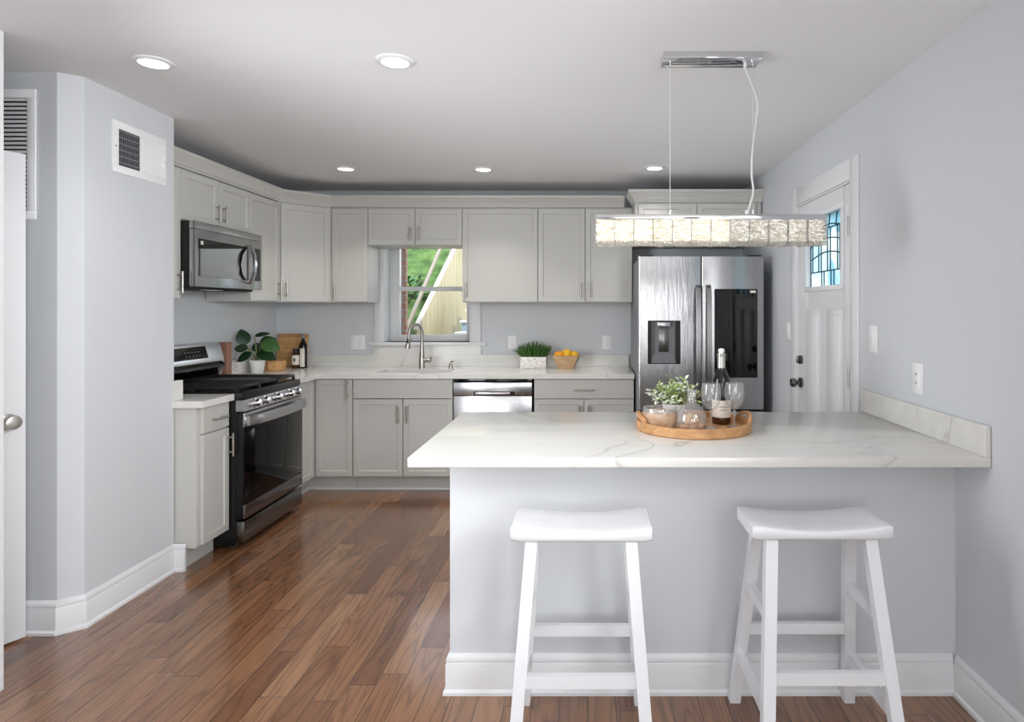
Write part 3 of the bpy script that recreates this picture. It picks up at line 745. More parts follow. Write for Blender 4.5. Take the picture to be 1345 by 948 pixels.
# backguard with display and a rounded black ledge
bgp = [(.675, .895), (.60, .895), (.575, .94), (.560, 1.0), (.556, 1.01), (.553, 1.066), (.585, 1.172), (.605, 1.178), (.675, 1.178)]
loops = [[(x, y, z) for y, z in bgp] for x in (.0, SW)]
bk = MB(F).loft(loops).build('backguard', 'steel', t)
loops = [[(x, y-.004, z) for y, z in [(.62, .92), (.585, .945), (.555, .985), (.528, 1.012), (.528, 1.03), (.556, 1.05), (.62, 1.05)]] for x in (.008, SW-.035)]
MB(F).loft(loops).build('ledge', 'blackglass', bk)
a0, a1 = (.553, 1.066), (.585, 1.172)
def onslant(u, o): return (a0[0]+(a1[0]-a0[0])*u-o, a0[1]+(a1[1]-a0[1])*u+o*.3)
lo = [onslant(.13, .004), onslant(.88, .004), onslant(.88, -.004), onslant(.13, -.004)]
MB(F).loft([[(x, y, z) for y, z in lo] for x in (.12, .575)]).build('display', 'blackglass', bk)
m = MB(F)
for k in range(5):
    for j in range(2):
        x = .34+k*.035; q = [onslant(.3+.25*j, .0055), onslant(.34+.25*j, .0055), onslant(.34+.25*j, .003), onslant(.3+.25*j, .003)]
        m.loft([[(xx, y, z) for y, z in q] for xx in (x, x+.014)])
m.build('touch_marks', 'grey', bk)

# ------------------------------------------------------------------ microwave
F = frame(-2.305, 3.668, 90); w = .757; z0, z1 = 1.545, 1.932
t = thing('microwave', 'over-the-range stainless microwave hung above the stove', 'microwave', (-2.5, 4.045, z0))
MB(F).box(.002, w-.002, .03, .395, z0+.004, z1, .002, 1).build('body', 'black', t)
MB(F).box(0, w, .002, .034, z1-.046, z1, .002).build('vent_grille', 'steel', t)
dr = MB(F).box(0, .607, 0, .034, z0, z1-.048, .004).build('door', 'steel', t)
MB(F).box(.032, .575, -.003, .003, z0+.06, z0+.285, .001, 1).build('door_glass', 'blackglass', dr)
m = MB(F); m.box(.04, .39, -.0045, -.001, z0+.066, z0+.215, .0005, 1); m.build('viewing_window', 'blackglass', dr)
MB(F).box(.05, .075, -.0042, -.002, z0+.25, z0+.272).build('sticker', 'label', dr)
pts = [(.585, -.0, z0+.035), (.575, -.024, z0+.05), (.56, -.05, z0+.10), (.555, -.06, z0+.165), (.56, -.05, z0+.235), (.575, -.024, z0+.287), (.585, -.0, z0+.30)]
loops = []
P = pts
for i, p in enumerate(P):
    loops.append([(p[0]-.014, p[1]-.006, p[2]), (p[0]+.014, p[1]-.006, p[2]), (p[0]+.014, p[1]+.008, p[2]), (p[0]-.014, p[1]+.008, p[2])])
MB(F).loft(loops).build('handle', 'steel', dr)
cp = MB(F).box(.609, w, 0, .034, z0, z1-.048, .004).build('control_panel', 'steel', t)
MB(F).box(.632, .728, -.003, .003, z0+.06, z0+.285, .001, 1).build('touch_pad', 'blackglass', cp)
m = MB(F); m.box(.03, w-.03, .05, .37, z0-.012, z0+.006, .003); m.build('underside_vent', 'dark', t)
m = MB(F); m.box(.30, .42, .08, .16, z0-.016, z0-.011, .001); m.build('lamp_cover', 'plate', t)

# ------------------------------------------------------------------ refrigerator
FX0, FW, FYF = .364, .907, 4.50
F = frame(FX0, FYF, 0)
t = thing('refrigerator', 'stainless french-door refrigerator with dispenser and dark glass screen', 'refrigerator', (FX0+FW/2, 4.9, 0))
MB(F).box(.006, FW-.006, .075, .86, .02, 1.775, .004).build('body', 'grey', t)
for x in (.08, FW-.08):
    for y in (.14, .78): MB(F).cyl((x, y, 0), (x, y, .03), .025, seg=14).build('foot', 'rubber', t)
MB(F).box(.01, FW-.01, .03, .08, .025, .075).build('kick_grille', 'blackplastic', t)
def door_hole(m, x0, x1, z0, z1, y0, y1, h, depth):
    bm = bmesh.new(); vs = {}
    def V(x, y, z):
        k = (round(x, 5), round(y, 5), round(z, 5))
        if k not in vs: vs[k] = bm.verts.new(k)
        return vs[k]
    a, b_, c, d = h; xs, zs = (x0, a, b_, x1), (z0, c, d, z1)
    for i in range(3):
        for j in range(3):
            if i == 1 and j == 1: continue
            bm.faces.new([V(xs[i], y0, zs[j]), V(xs[i+1], y0, zs[j]), V(xs[i+1], y0, zs[j+1]), V(xs[i], y0, zs[j+1])])
    q = lambda *p: bm.faces.new([V(*k) for k in p])
    for i in range(3):
        q((xs[i], y0, z0), (xs[i+1], y0, z0), (xs[i+1], y1, z0), (xs[i], y1, z0)); q((xs[i], y0, z1), (xs[i+1], y0, z1), (xs[i+1], y1, z1), (xs[i], y1, z1))
        q((x0, y0, zs[i]), (x0, y0, zs[i+1]), (x0, y1, zs[i+1]), (x0, y1, zs[i])); q((x1, y0, zs[i]), (x1, y0, zs[i+1]), (x1, y1, zs[i+1]), (x1, y1, zs[i]))
    q((a, y0, c), (b_, y0, c), (b_, y0+depth, c), (a, y0+depth, c)); q((a, y0, d), (b_, y0, d), (b_, y0+depth, d), (a, y0+depth, d))
    q((a, y0, c), (a, y0, d), (a, y0+depth, d), (a, y0+depth, c)); q((b_, y0, c), (b_, y0, d), (b_, y0+depth, d), (b_, y0+depth, c))
    q((a, y0+depth, c), (b_, y0+depth, c), (b_, y0+depth, d), (a, y0+depth, d))
    eds = [e for e in bm.edges if abs(e.verts[0].co.x-e.verts[1].co.x) < 1e-6 and abs(e.verts[0].co.y-y0) < 1e-6 and abs(e.verts[1].co.y-y0) < 1e-6 and (abs(e.verts[0].co.x-x0) < 1e-6 or abs(e.verts[0].co.x-x1) < 1e-6)]
    bmesh.ops.recalc_face_normals(bm, faces=bm.faces)
    bmesh.ops.bevel(bm, geom=eds, offset=.012, segments=4, affect='EDGES', profile=.5)
    m.add(bm)
DZ0, DZ1 = .69, 1.79
dh = (.068, .304, 1.015, 1.328)
m = MB(F); door_hole(m, 0, .4515, DZ0, DZ1, 0, .07, dh, .055); ld = m.build('door', 'steelv', t, sharp=30)
m = MB(F); a, b_, c, d = dh
m.box(a, a+.025, .004, .054, c, d); m.box(b_-.032, b_, .004, .054, c, d); m.box(a, b_, .004, .054, d-.006, d); m.box(a, b_, .004, .054, c, c+.006)
dp = m.build('dispenser_recess', 'blackplastic', ld)
MB(F).box(a+.024, b_-.031, .044, .0545, c+.006, d-.006).build('dispenser_back', 'grey', dp)
MB(F).box(.138, .232, .012, .05, d-.052, d-.006, .008).build('dispenser_head', 'steel', dp)
MB(F).box(.150, .222, .034, .045, c+.085, d-.06, .004).build('paddle', 'darkchrome', dp)
MB(F).loft([[(a+.024, .01, c+.006), (b_-.031, .01, c+.006), (b_-.031, .05, c+.006), (a+.024, .05, c+.006)], [(a+.03, .03, c+.07), (b_-.037, .03, c+.07), (b_-.037, .05, c+.07), (a+.03, .05, c+.07)]]).build('drip_tray', 'grey', dp)
m = MB(F); m.box(.4555, FW, 0, .07, DZ0, DZ1); 
b = m.bm
eds = [e for e in b.edges if abs(e.verts[0].co.z-e.verts[1].co.z) > .5 and e.verts[0].co.y < FYF+.001]
bmesh.ops.bevel(b, geom=eds, offset=.012, segments=4, affect='EDGES', profile=.5)
rd = m.build('door', 'steeld', t, sharp=30)
MB(F).box(.548, .858, -.0025, .01, .917, 1.556, .0015, 1).build('glass_screen', 'blackglass', rd)
MB(F).box(.805, .845, -.0032, -.002, 1.527, 1.545).build('sticker', 'label', rd)
for x, o in ((.425, ld), (.502, rd)):
    m = MB(F); zs = [.73, .76, .85, 1.0, 1.2, 1.35, 1.48, 1.56, 1.585]; ys = [0, -.03, -.045, -.05, -.052, -.05, -.045, -.03, 0]
    m.loft([[(x-.017, y-.009, z), (x+.017, y-.009, z), (x+.019, y+.0, z), (x+.017, y+.012, z), (x-.017, y+.012, z), (x-.019, y, z)] for y, z in zip(ys, zs)])
    m.build('handle', 'steeld', o)
fd = MB(F).box(0, FW, 0, .07, .085, .676, .008, 3).build('freezer_drawer', 'steeld', t)
m = MB(F); m.tube([(.05, 0, .62), (.06, -.045, .62), (.45, -.052, .62), (FW-.06, -.045, .62), (FW-.05, 0, .62)], .014, 12); m.build('handle', 'steeld', fd)
for x in (.06, FW-.06): MB(F).box(x-.05, x+.05, .03, .14, 1.775, 1.803, .004).build('hinge_cover', 'blackplastic', t)

# ------------------------------------------------------------------ ceiling lamps
cans = [(-1.81, 2.605, 'recessed ceiling light in front of the wall vent at the left'), (-.80, 2.594, 'recessed ceiling light between the wall vent and the pendant'),
        (-1.77, 4.57, 'leftmost recessed ceiling light of the far row by the cabinets'), (-.767, 4.59, 'middle recessed ceiling light of the far row by the cabinets'), (.487, 4.547, 'rightmost recessed ceiling light of the far row, near the refrigerator')]
root0 = None
for i, (x, y, lab) in enumerate(cans):
    if root0 is None:
        t = thing('ceiling_light', lab, 'ceiling light', (x, y, ZC), 'recessed ceiling lights')
        MB().lathe([(.054, -.004), (.056, -.009), (.066, -.010), (.077, -.004), (.078, 0)], (x, y, ZC), 40).build('trim_ring', 'trim', t)
        MB().lathe([(0, -.006), (.055, -.006), (.055, -.003), (0, -.002)], (x, y, ZC), 40).build('lens', 'lens', t); root0 = t
    else:
        t = copy_tree(root0); t.location = (x, y, ZC); t['label'] = lab
    lamp('ceiling_light_lamp', 'AREA', (x, y, ZC-.02), (0, 0, 0), CAN_W if y > 3 else LIVING_W, (1, .97, .93), shape='DISK', size=.11, spread=R(104))
for x, y in ((-1.2, -1.6), (.5, -1.6), (-1.2, .6), (.5, .6)):      # added fill lamps over the unseen living area, without fixtures
    lamp('living_fill_lamp', 'AREA', (x, y, ZC-.02), (0, 0, 0), LIVING_W, (1, .97, .93), shape='DISK', size=.11, spread=R(110))

# ------------------------------------------------------------------ pendant
t = thing('pendant_light', 'long crystal bar pendant hanging over the peninsula', 'pendant light', (.495, 2.545, ZC))
MB().box(.303, .697, 2.493, 2.598, ZC-.027, ZC, .002).build('canopy', 'chrome', t)
PX0, PX1, PY0, PY1, PZ0, PZ1 = .030, .962, 2.505, 2.585, 1.668, 1.792
for x in (.335, .672):
    MB().cyl((x, 2.545, PZ1), (x, 2.545, ZC-.027), .0011, seg=6).build('suspension_wire', 'cordw', t)
    for za, zb in ((PZ1, PZ1+.022), (ZC-.042, ZC-.026)): MB().cyl((x, 2.545, za), (x, 2.545, zb), .005, seg=12).build('ferrule', 'chrome', t)
m = MB(); m.tube([(.642, 2.545, ZC-.03), (.643, 2.54, ZC-.06), (.668, 2.54, ZC-.12), (.69, 2.54, ZC-.20), (.680, 2.54, ZC-.30), (.668, 2.54, ZC-.40), (.667, 2.545, ZC-.48), (.674, 2.545, ZC-.55), (.662, 2.545, ZC-.60), (.648, 2.545, PZ1)], .0042, 8, 5); m.build('power_cord', 'cordw', t)
MB().cyl((.648, 2.545, PZ1), (.648, 2.545, PZ1+.02), .008, seg=12).build('cord_grip', 'plate', t); MB().cyl((.641, 2.545, ZC-.055), (.641, 2.545, ZC-.026), .007, seg=12).build('cord_grip', 'plate', t)
MB().box(PX0, PX1, PY0+.006, PY1-.006, PZ1-.022, PZ1, .002).build('top_channel', 'chrome', t)
MB().box(PX0+.006, PX0+.545, PY0+.034, PY1-.034, PZ0+.02, PZ1-.022).build('led_strip', 'led', t)
MB().box(PX0+.55, PX1-.006, PY0+.034, PY1-.034, PZ0+.02, PZ1-.022).build('dim_strip', 'leddim', t)  # weaker glow put in here to imitate the pendant's fade to the right
def crystal_block(m, x0, x1, y0, y1, z0, z1, wav=.0035):
    nx, nz = 7, 5; bm = bmesh.new(); F_, B_ = [], []
    for j in range(nz+1):
        fr, bk_ = [], []
        for i in range(nx+1):
            x = x0+(x1-x0)*i/nx; z = z0+(z1-z0)*j/nz; e = 0 < i < nx and 0 < j < nz
            zz = z+(random.uniform(-.0025, .0025) if j in (0, nz) and 0 < i < nx else 0)
            fr.append(bm.verts.new((x, y0+(random.uniform(-wav, wav) if e else 0), zz))); bk_.append(bm.verts.new((x, y1+(random.uniform(-wav, wav) if e else 0), zz)))
        F_.append(fr); B_.append(bk_)
    for j in range(nz):
        for i in range(nx):
            bm.faces.new((F_[j][i], F_[j][i+1], F_[j+1][i+1], F_[j+1][i])); bm.faces.new((B_[j][i], B_[j+1][i], B_[j+1][i+1], B_[j][i+1]))
    for i in range(nx):
        bm.faces.new((F_[0][i], B_[0][i], B_[0][i+1], F_[0][i+1])); bm.faces.new((F_[nz][i], F_[nz][i+1], B_[nz][i+1], B_[nz][i]))
    for j in range(nz):
        bm.faces.new((F_[j][0], F_[j+1][0], B_[j+1][0], B_[j][0])); bm.faces.new((F_[j][nx], B_[j][nx], B_[j+1][nx], F_[j+1][nx]))
    m.add(bm)
nc = 12; cw = (PX1-PX0)/nc
for row, (za, zb) in enumerate(((PZ0+.052, PZ1-.024), (PZ0, PZ0+.050))):
    for k in range(nc):
        for ya, yb in ((PY0, PY0+.022), (PY1-.022, PY1)):
            m = MB(); crystal_block(m, PX0+k*cw+.0012, PX0+(k+1)*cw-.0012, ya, yb, za, zb); m.build('crystal', 'crystal', t, sharp=8)
for k in range(1, nc): MB().box(PX0+k*cw-.0011, PX0+k*cw+.0011, PY0+.002, PY0+.020, PZ0+.004, PZ1-.024).build('dark_gap', 'darkchrome', t)  # darkness of the gaps between crystals, put in as thin dark pins
lamp('pendant_lamp', 'AREA', (PX0+.30, 2.545, PZ0-.01), (0, 0, 0), .8, (1, .94, .84), shape='RECTANGLE', size=.5, size_y=.05)

# ------------------------------------------------------------------ stools
def build_stool(x, y, lab):
    t = thing('counter_stool', lab, 'stool', (0, 0, 0), 'white saddle stools')
    sw, sd = .438, .215; loops = []
    for k in range(25):
        u = -1+2*k/24; xx = u*sw/2; sh = 1 if abs(u) < .97 else .955
        top = .718+.019*u*u - (.004 if abs(u) > .99 else 0); bot = .690+(.003 if abs(u) > .99 else 0)
        hw = sd/2*sh; c = .007
        loops.append([(xx, -hw+c, bot), (xx, hw-c, bot), (xx, hw, bot+c), (xx, hw, top-c), (xx, hw-c*.4, top-c*.3), (xx, hw-c*1.6, top), (xx, hw*.4, top-.003), (xx, -hw*.4, top-.003), (xx, -hw+c*1.6, top), (xx, -hw+c*.4, top-c*.3), (xx, -hw, top-c), (xx, -hw, bot+c)])
    MB().loft(loops).build('seat', 'white', t, sharp=50)
    tp = lambda sx, sy, z: (sx*(.205-.050*z/.69), sy*(.205-.130*z/.69), z)
    for sx in (-1, 1):
        for sy in (-1, 1): MB().bar(tp(sx, sy, 0), tp(sx, sy, .692), .037, .037).build('leg', 'white', t)
    def rail(p, q, wz=.036, th=.02):
        p, q = Vector(p), Vector(q); d = (q-p).normalized(); n = Vector((0, 0, 1)).cross(d).normalized()*th/2; u = Vector((0, 0, wz/2))
        MB().loft([[p-n-u, p+n-u, p+n+u, p-n+u], [q-n-u, q+n-u, q+n+u, q-n+u]]).build('stretcher', 'white', t)
    for sy in (-1, 1): rail(tp(-1, sy, .29), tp(1, sy, .29), .038)
    for sx in (-1, 1):
        rail(tp(sx, -1, .185), tp(sx, 1, .185)); rail(tp(sx, -1, .455), tp(sx, 1, .455))
    t.location = (x, y, 0); return t
s1 = build_stool(-.02, 2.035, 'white wooden saddle stool at the left end of the peninsula')
s2 = copy_tree(s1); s2.location = (.733, 2.05, 0); s2['label'] = 'white wooden saddle stool nearer the right wall'

# ------------------------------------------------------------------ wall plates
def plate(F, cx, cz, lab, cat, kind, w=.075, h=.12):
    nm = {'outlet': 'wall_outlet', 'switch': 'light_switch', 'double': 'light_switch'}[kind]
    t = thing(nm, lab, cat, F @ Vector((cx, 0, cz)))
    MB(F).box(cx-w/2, cx+w/2, -.006, 0, cz-h/2, cz+h/2, .0025).build('cover_plate', 'plate', t)
    xs = (cx-w*.22, cx+w*.22) if kind == 'double' else (cx,)
    for x in xs:
        m = MB(F); m.box(x-.017, x+.017, -.0095, -.005, cz-.034, cz+.034, .0015)
        o = m.build('insert' if kind == 'outlet' else 'rocker', 'plate', t)
        m = MB(F)
        if kind == 'outlet':
            for s_ in (-1, 1):
                m.box(x-.007, x-.005, -.0105, -.009, cz+s_*.018-.004, cz+s_*.018+.004); m.box(x+.004, x+.006, -.0105, -.009, cz+s_*.018-.004, cz+s_*.018+.004)
            m.build('slot', 'dark', o)
        else:
            m.box(x-.013, x+.013, -.0115, -.009, cz+.002, cz+.030, .001); m.build('paddle', 'plate', o)
Fb = frame(0, YB, 0); Fr = frame(XR, 0, -90)
zb_ = 1.41-(449.5-406)/150.6
plate(Fb, (470.5-772)/150.6, zb_, 'white double switch plate left of the sink window', 'light switch', 'double', .125, .125)
plate(Fb, (673-772)/150.6, zb_, 'white outlet on the back wall above the grass planter', 'outlet', 'outlet')
plate(Fb, (797-772)/150.6, zb_, 'white outlet on the back wall right of the fruit bowl', 'outlet', 'outlet')
plate(Fr, -2.955, 1.27, 'white light switch on the right wall beside the door casing', 'light switch', 'switch', .082, .126)
plate(Fr, -2.555, 1.127, 'white outlet low on the right wall just above the peninsula backsplash', 'outlet', 'outlet', .08, .126)
plate(Fr, -4.20, 1.26, 'white switch on the right wall between the refrigerator and the door', 'light switch', 'switch', .075, .12)

# ------------------------------------------------------------------ vents
F = frame(-2.235, 2.935, 90)     # supply register on the vent wall (faces +X)
vz0, vz1, vw = 2.06, 2.305, .37
t = thing('air_vent', 'white metal supply vent high on the left wall beside the cabinets', 'vent', (-2.235, 3.12, vz0))
m = MB(F); e = .036
m.box(0, vw, -.006, 0, vz0, vz0+e, .002); m.box(0, vw, -.006, 0, vz1-e, vz1, .002); m.box(0, e, -.006, 0, vz0+e, vz1-e); m.box(vw-e-.02, vw, -.006, 0, vz0+e, vz1-e); m.box(.178, .19, -.006, 0, vz0+e, vz1-e)
m.build('frame', 'plate', t)
MB(F).box(e, vw-e, -.0006, .0, vz0+e, vz1-e).build('backing', 'dark', t)
m = MB(F)
for k in range(12): m.box(e+.004+k*.0122, e+.0065+k*.0122, -.004, -.001, vz0+e, vz1-e)
for k in range(6): m.box(e, .178, -.0055, -.0035, vz0+e+.012+k*.03, vz0+e+.018+k*.03)
m.build('grid', 'grey', t)
m = MB(F)
for k in range(9): m.box(.191+k*.0138, .2042+k*.0138, -.0055, -.001, vz0+e, vz1-e, .0015)
m.build('damper', 'plate', t)
m = MB(F); m.box(vw-.026, vw-.022, -.016, -.005, vz0+.09, vz0+.15, .001); m.box(vw-.026, vw-.008, -.014, -.010, vz0+.115, vz0+.128, .001); m.build('lever', 'plate', t)
m = MB(F); m.cyl((e/2, -.008, (vz0+vz1)/2), (e/2, -.005, (vz0+vz1)/2), .004, seg=10); m.build('screw', 'grey', t)
F = frame(-2.80, 2.717, 0); gz0, gz1, gw_ = 1.80, 2.365, .405
t = thing('return_grille', 'tall white louvred return grille above the open door', 'vent', (-2.6, 2.717, gz0))
m = MB(F); e = .038
m.box(0, gw_, -.008, 0, gz0, gz0+e, .003); m.box(0, gw_, -.008, 0, gz1-e, gz1, .003); m.box(0, e, -.008, 0, gz0+e, gz1-e, .003); m.box(gw_-e, gw_, -.008, 0, gz0+e, gz1-e, .003)
m.build('frame', 'plate', t)
MB(F).box(e, gw_-e, -.0008, 0, gz0+e, gz1-e).build('backing', 'dark', t)
m = MB(F); n = 26
for k in range(n):
    z = gz0+e+(k+.5)*(gz1-gz0-2*e)/n
    m.loft([[(x, -.001, z+.008), (x, -.008, z-.004), (x, -.0072, z-.0055), (x, -.0004, z+.0065)] for x in (e, gw_-e)])
m.build('louvres', 'plate', t)

# ------------------------------------------------------------------ things on the back counter
CZ = CT1+.0005
# plant in a white pot
px, py = -2.57, 4.86
t = thing('potted_plant', 'broad-leaved green plant in a white tapered pot right of the stove', 'plant', (px, py, CZ))
MB().lathe([(0, 0), (.043, 0), (.046, .004), (.058, .098), (.058, .101), (.053, .101), (.05, .085), (0, .083)], (px, py, CZ), 28).build('pot', 'terrawhite', t)
MB().lathe([(0, .086), (.05, .085)], (px, py, CZ), 20).build('soil', 'soil', t)
LV = [(-.023, -.16, .285, -.25, -.1, 1, .125, .105, 'leaf'), (-.018, -.20, .206, -1, 0, .12, .11, .075, 'leaf'), (.004, -.20, .14, -1, -.1, -.5, .13, .07, 'leaf'),
      (.02, .03, .30, 1, 0, .25, .115, .04, 'leaf'), (.07, .02, .235, .7, 0, .45, .13, .12, 'leaf'), (.12, -.03, .215, .9, -.1, -.35, .15, .12, 'leafpale'), (.10, -.06, .145, 1, -.2, -.35, .16, .10, 'leaf'),
      (-.03, .05, .20, -.4, .3, .6, .10, .08, 'leaf'), (.03, .09, .24, .3, .6, .6, .12, .09, 'leaf')]
for lx, ly, lz, ddx, ddy, ddz, L, Wd, mt in LV:
    d = Vector((ddx, ddy, ddz)).normalized(); c = Vector((px+lx, py+ly, CZ+lz)); b0 = c-d*L*.5
    m = MB(); m.leaf(b0, d, (.25, -.85, .5), L, Wd, .16, .16, 9); m.build('leaf', mt, t)
    m = MB(); q = Vector((px, py, CZ+.083)); m.tube([q, q.lerp(b0, .5)+Vector((0, 0, .02)), b0], [.006, .005, .003], 7, 3); m.build('stem', 'stem', t)
m = MB(); m.box(-2.687, -2.64, 4.72, 4.79, CZ, CZ+.112, .006)
tag(m.build('canister', 'marble', None, (-2.65, 4.745, CZ)), 'white marbled square canister between the stove and the plant pot', 'canister')
m = MB(); m.box(-2.678, -2.60, 4.50, 4.565, CZ, CZ+.258, .004)
tag(m.build('wood_block', 'brownwood', None, (-2.64, 4.53, CZ)), 'narrow dark reddish-brown wood block standing at the stove backguard', 'wood block')
m = MB(); m.lathe([(0, 0), (.078, 0), (.084, .006), (.088, .076), (.082, .08), (.076, .076), (.07, .012), (0, .01)], (-2.53, 5.05, CZ), 10, .2)
tag(m.build('wooden_bowl', 'boxwood', None, (-2.53, 5.05, CZ)), 'faceted honey wood bowl in front of the leaning cutting board', 'bowl')
Fbd = Matrix.Translation((-2.68, 5.36, CZ)) @ Matrix.Rotation(R(-9), 4, 'X')
m = MB(Fbd); m.box(0, .262, 0, .022, .004, .288, .008)
tag(m.build('cutting_board', 'boardwood', None, (-2.55, 5.36, CZ)), 'bamboo cutting board leaning in the counter corner', 'cutting board')
t = thing('seasoning_bottle', 'small amber bottle with a white label before the cutting board', 'bottle', (-2.452, 5.25, CZ))
MB().lathe([(0, 0), (.029, 0), (.031, .004), (.031, .115), (.024, .13), (.018, .136), (0, .136)], (-2.452, 5.25, CZ)).build('glass_body', 'amber', t)
MB().lathe([(0, .136), (.021, .136), (.021, .164), (0, .166)], (-2.452, 5.25, CZ)).build('cap', 'blackplastic', t)
m = MB(); m.lathe([(.0316, .03), (.0318, .031), (.0318, .110), (.0316, .111)], (-2.452, 5.25, CZ)); o = m.build('paper_label', 'label', t)
m = MB(); m.box(-2.460, -2.440, 5.217, 5.2185, CZ+.058, CZ+.086, .001); m.build('printed_mark', 'ink', o)
t = thing('oil_bottle', 'tall slim black oil bottle at the right of the cutting board', 'bottle', (-2.40, 5.27, CZ))
MB().lathe([(0, 0), (.031, 0), (.033, .005), (.033, .185), (.028, .205), (.015, .228), (.0125, .25), (0, .25)], (-2.40, 5.27, CZ)).build('glass_body', 'oil', t)
MB().lathe([(.0, .25), (.0145, .25), (.0145, .285), (0, .287)], (-2.40, 5.27, CZ)).build('cap', 'grey', t)
m = MB(); m.lathe([(.0335, .012), (.0338, .013), (.0338, .165), (.0335, .166)], (-2.40, 5.27, CZ)); bm_ = m.bm
bmesh.ops.delete(bm_, geom=[f for f in bm_.faces if not (f.calc_center_median().y < 5.27-.026 and f.calc_center_median().x > -2.413)], context='FACES'); m.build('paper_label', 'label', t)
# grass planter
gx, gy = -.455, 5.26
t = thing('grass_planter', 'faux grass in a low marbled rectangular planter on the back counter', 'plant', (gx, gy, CZ))
m = MB(); m.box(gx-.108, gx+.108, gy-.05, gy+.05, CZ, CZ+.097, .004); m.build('planter', 'marble', t)
m = MB()
for k in range(520):
    x = gx+random.uniform(-.1, .1); y = gy+random.uniform(-.043, .043); q = (x-gx)/.1
    L = random.uniform(.09, .155)*(1-.25*abs(q)); d = Vector((q*.55+random.uniform(-.35, .35), random.uniform(-.5, .45), 1))
    m.leaf((x, y, CZ+.09), d, (random.uniform(-1, 1), random.uniform(-1, 1), .1), L, .0055, random.uniform(.05, .35), .1, 3)
o = m.build('grass', 'grass', t); o['kind'] = 'stuff'
# fruit bowl and fruit
bx, by = -.178, 5.22
m = MB(); m.lathe([(0, 0), (.072, 0), (.124, .112), (.116, .113), (.066, .01), (0, .01)], (bx, by, CZ), 6, .35)
tag(m.build('fruit_bowl', 'hexwood', None, (bx, by, CZ), sharp=20), 'faceted pale wood fruit bowl on the back counter', 'bowl')
fr = [(-.066, -.02, .112, 1.15, 'orange', 'orange fruit at the left side of the fruit bowl', 'orange'), (.006, -.03, .122, 1.3, 'lemon', 'lemon standing tip up at the front centre of the fruit bowl', 'lemon'),
      (.068, -.012, .112, 1.2, 'lemon', 'lemon at the right side of the fruit bowl', 'lemon'), (-.022, .05, .118, 1.2, 'lemon', 'lemon at the back of the fruit bowl left of centre', 'lemon'), (.046, .052, .112, 1.15, 'orange', 'orange fruit at the back right of the fruit bowl', 'orange'),
      (-.045, .008, .045, 1.1, 'orange', None, 'orange'), (.03, .0, .045, 1.1, 'lemon', None, 'lemon')]
for k, (dx_, dy_, dz_, el, mt, lab, cat) in enumerate(fr):
    if lab is None: continue
    rot = Matrix.Rotation(R(35*k), 4, 'Z') @ Matrix.Rotation(R(90 if k != 1 else 12), 4, 'Y')
    t = thing('lemon' if mt == 'lemon' else 'orange', lab, cat, (bx+dx_, by+dy_, CZ+dz_), 'fruit in the pale bowl')
    mm = Matrix.Translation((bx+dx_, by+dy_, CZ+dz_)) @ rot
    m = MB(mm); r = .034
    pr = [(0, -r*el)]+[(r*math.sin(PI*i/12), -r*el*math.cos(PI*i/12)) for i in range(1, 12)]
    pr += [(r*.16, r*el*1.03), (r*.1, r*el*1.16), (0, r*el*1.18)] if mt == 'lemon' else [(0, r*el)]
    m.lathe(pr, seg=20); m.build('peel', mt, t)
    m = MB(mm); m.lathe([(0, -r*el-.003), (.004, -r*el-.002), (.005, -r*el+.002)], seg=8); m.build('stem_end', 'stem', t)

# ------------------------------------------------------------------ tray and things on the peninsula
TX, TY, TR = .439, 2.60, .236
t = thing('serving_tray', 'round honey wood tray with two arched handles on the peninsula', 'tray', (TX, TY, CZ))
MB().lathe([(0, 0), (TR-.004, 0), (TR, .004), (TR, .036), (TR-.003, .039), (TR-.011, .039), (TR-.014, .036), (TR-.014, .011), (0, .011)], (TX, TY, CZ), 72).build('base', 'traywood', t)
for ph in (0, PI):
    loops = []
    for k in range(21):
        u = -1+2*k/20; th = ph+u*R(25); zc = .036+.026*math.cos(u*PI/2)**.55; hw = .008
        def P_(r, z): return (TX+r*math.cos(th), TY+r*math.sin(th), CZ+z)
        loops.append([P_(TR-.013, zc-hw), P_(TR-.001, zc-hw), P_(TR, zc), P_(TR-.001, zc+hw), P_(TR-.013, zc+hw), P_(TR-.014, zc)])
    MB().loft(loops).build('handle', 'traywood', t)
TZ = CZ+.0115
# whitewashed bowl
bx, by = .296, 2.56
t = thing('glazed_bowl', 'whitewashed wooden bowl with a pale rim at the left of the tray', 'bowl', (bx, by, TZ))
MB().lathe([(0, 0), (.05, 0), (.062, .008), (.071, .035), (.069, .066), (.065, .066), (.066, .035), (.056, .012), (0, .008)], (bx, by, TZ), 36).build('body', 'washwood', t)
MB().lathe([(.0645, .066), (.0695, .066), (.0705, .072), (.068, .083), (.0635, .083), (.0625, .072), (.0645, .066)], (bx, by, TZ), 36).build('rim', 'barglass', t)
# glass bottle with corks
cx, cy = .4155, 2.50
t = thing('glass_decanter', 'clear round glass bottle full of corks at the front of the tray', 'decanter', (cx, cy, TZ))
prof = [(0, .002), (.045, .0), (.055, .011), (.0605, .038), (.056, .067), (.041, .092), (.024, .105), (.0175, .117), (.0172, .150), (.021, .156), (.0245, .160), (.0235, .163), (.018, .163)]
MB().lathe(prof, (cx, cy, TZ), 40).build('glass_body', 'barglass', t)
corks = [(-.03, -.02, .018, 80, 20), (.0, -.034, .018, 85, 70), (.032, -.018, .018, 90, -40), (.02, .02, .018, 90, 30), (-.02, .024, .018, 90, 100), (-.018, -.018, .042, 35, 60), (.014, -.022, .044, 60, -30), (.022, .012, .046, 75, 110), (-.012, .014, .05, 50, 10)]
pos = ['lying lowest at the left', 'lying low at the front', 'lying low at the right', 'lying low at the back right', 'lying low at the back left', 'tilted above the left corks', 'tilted in the middle of the pile', 'resting high at the right', 'on top of the pile']
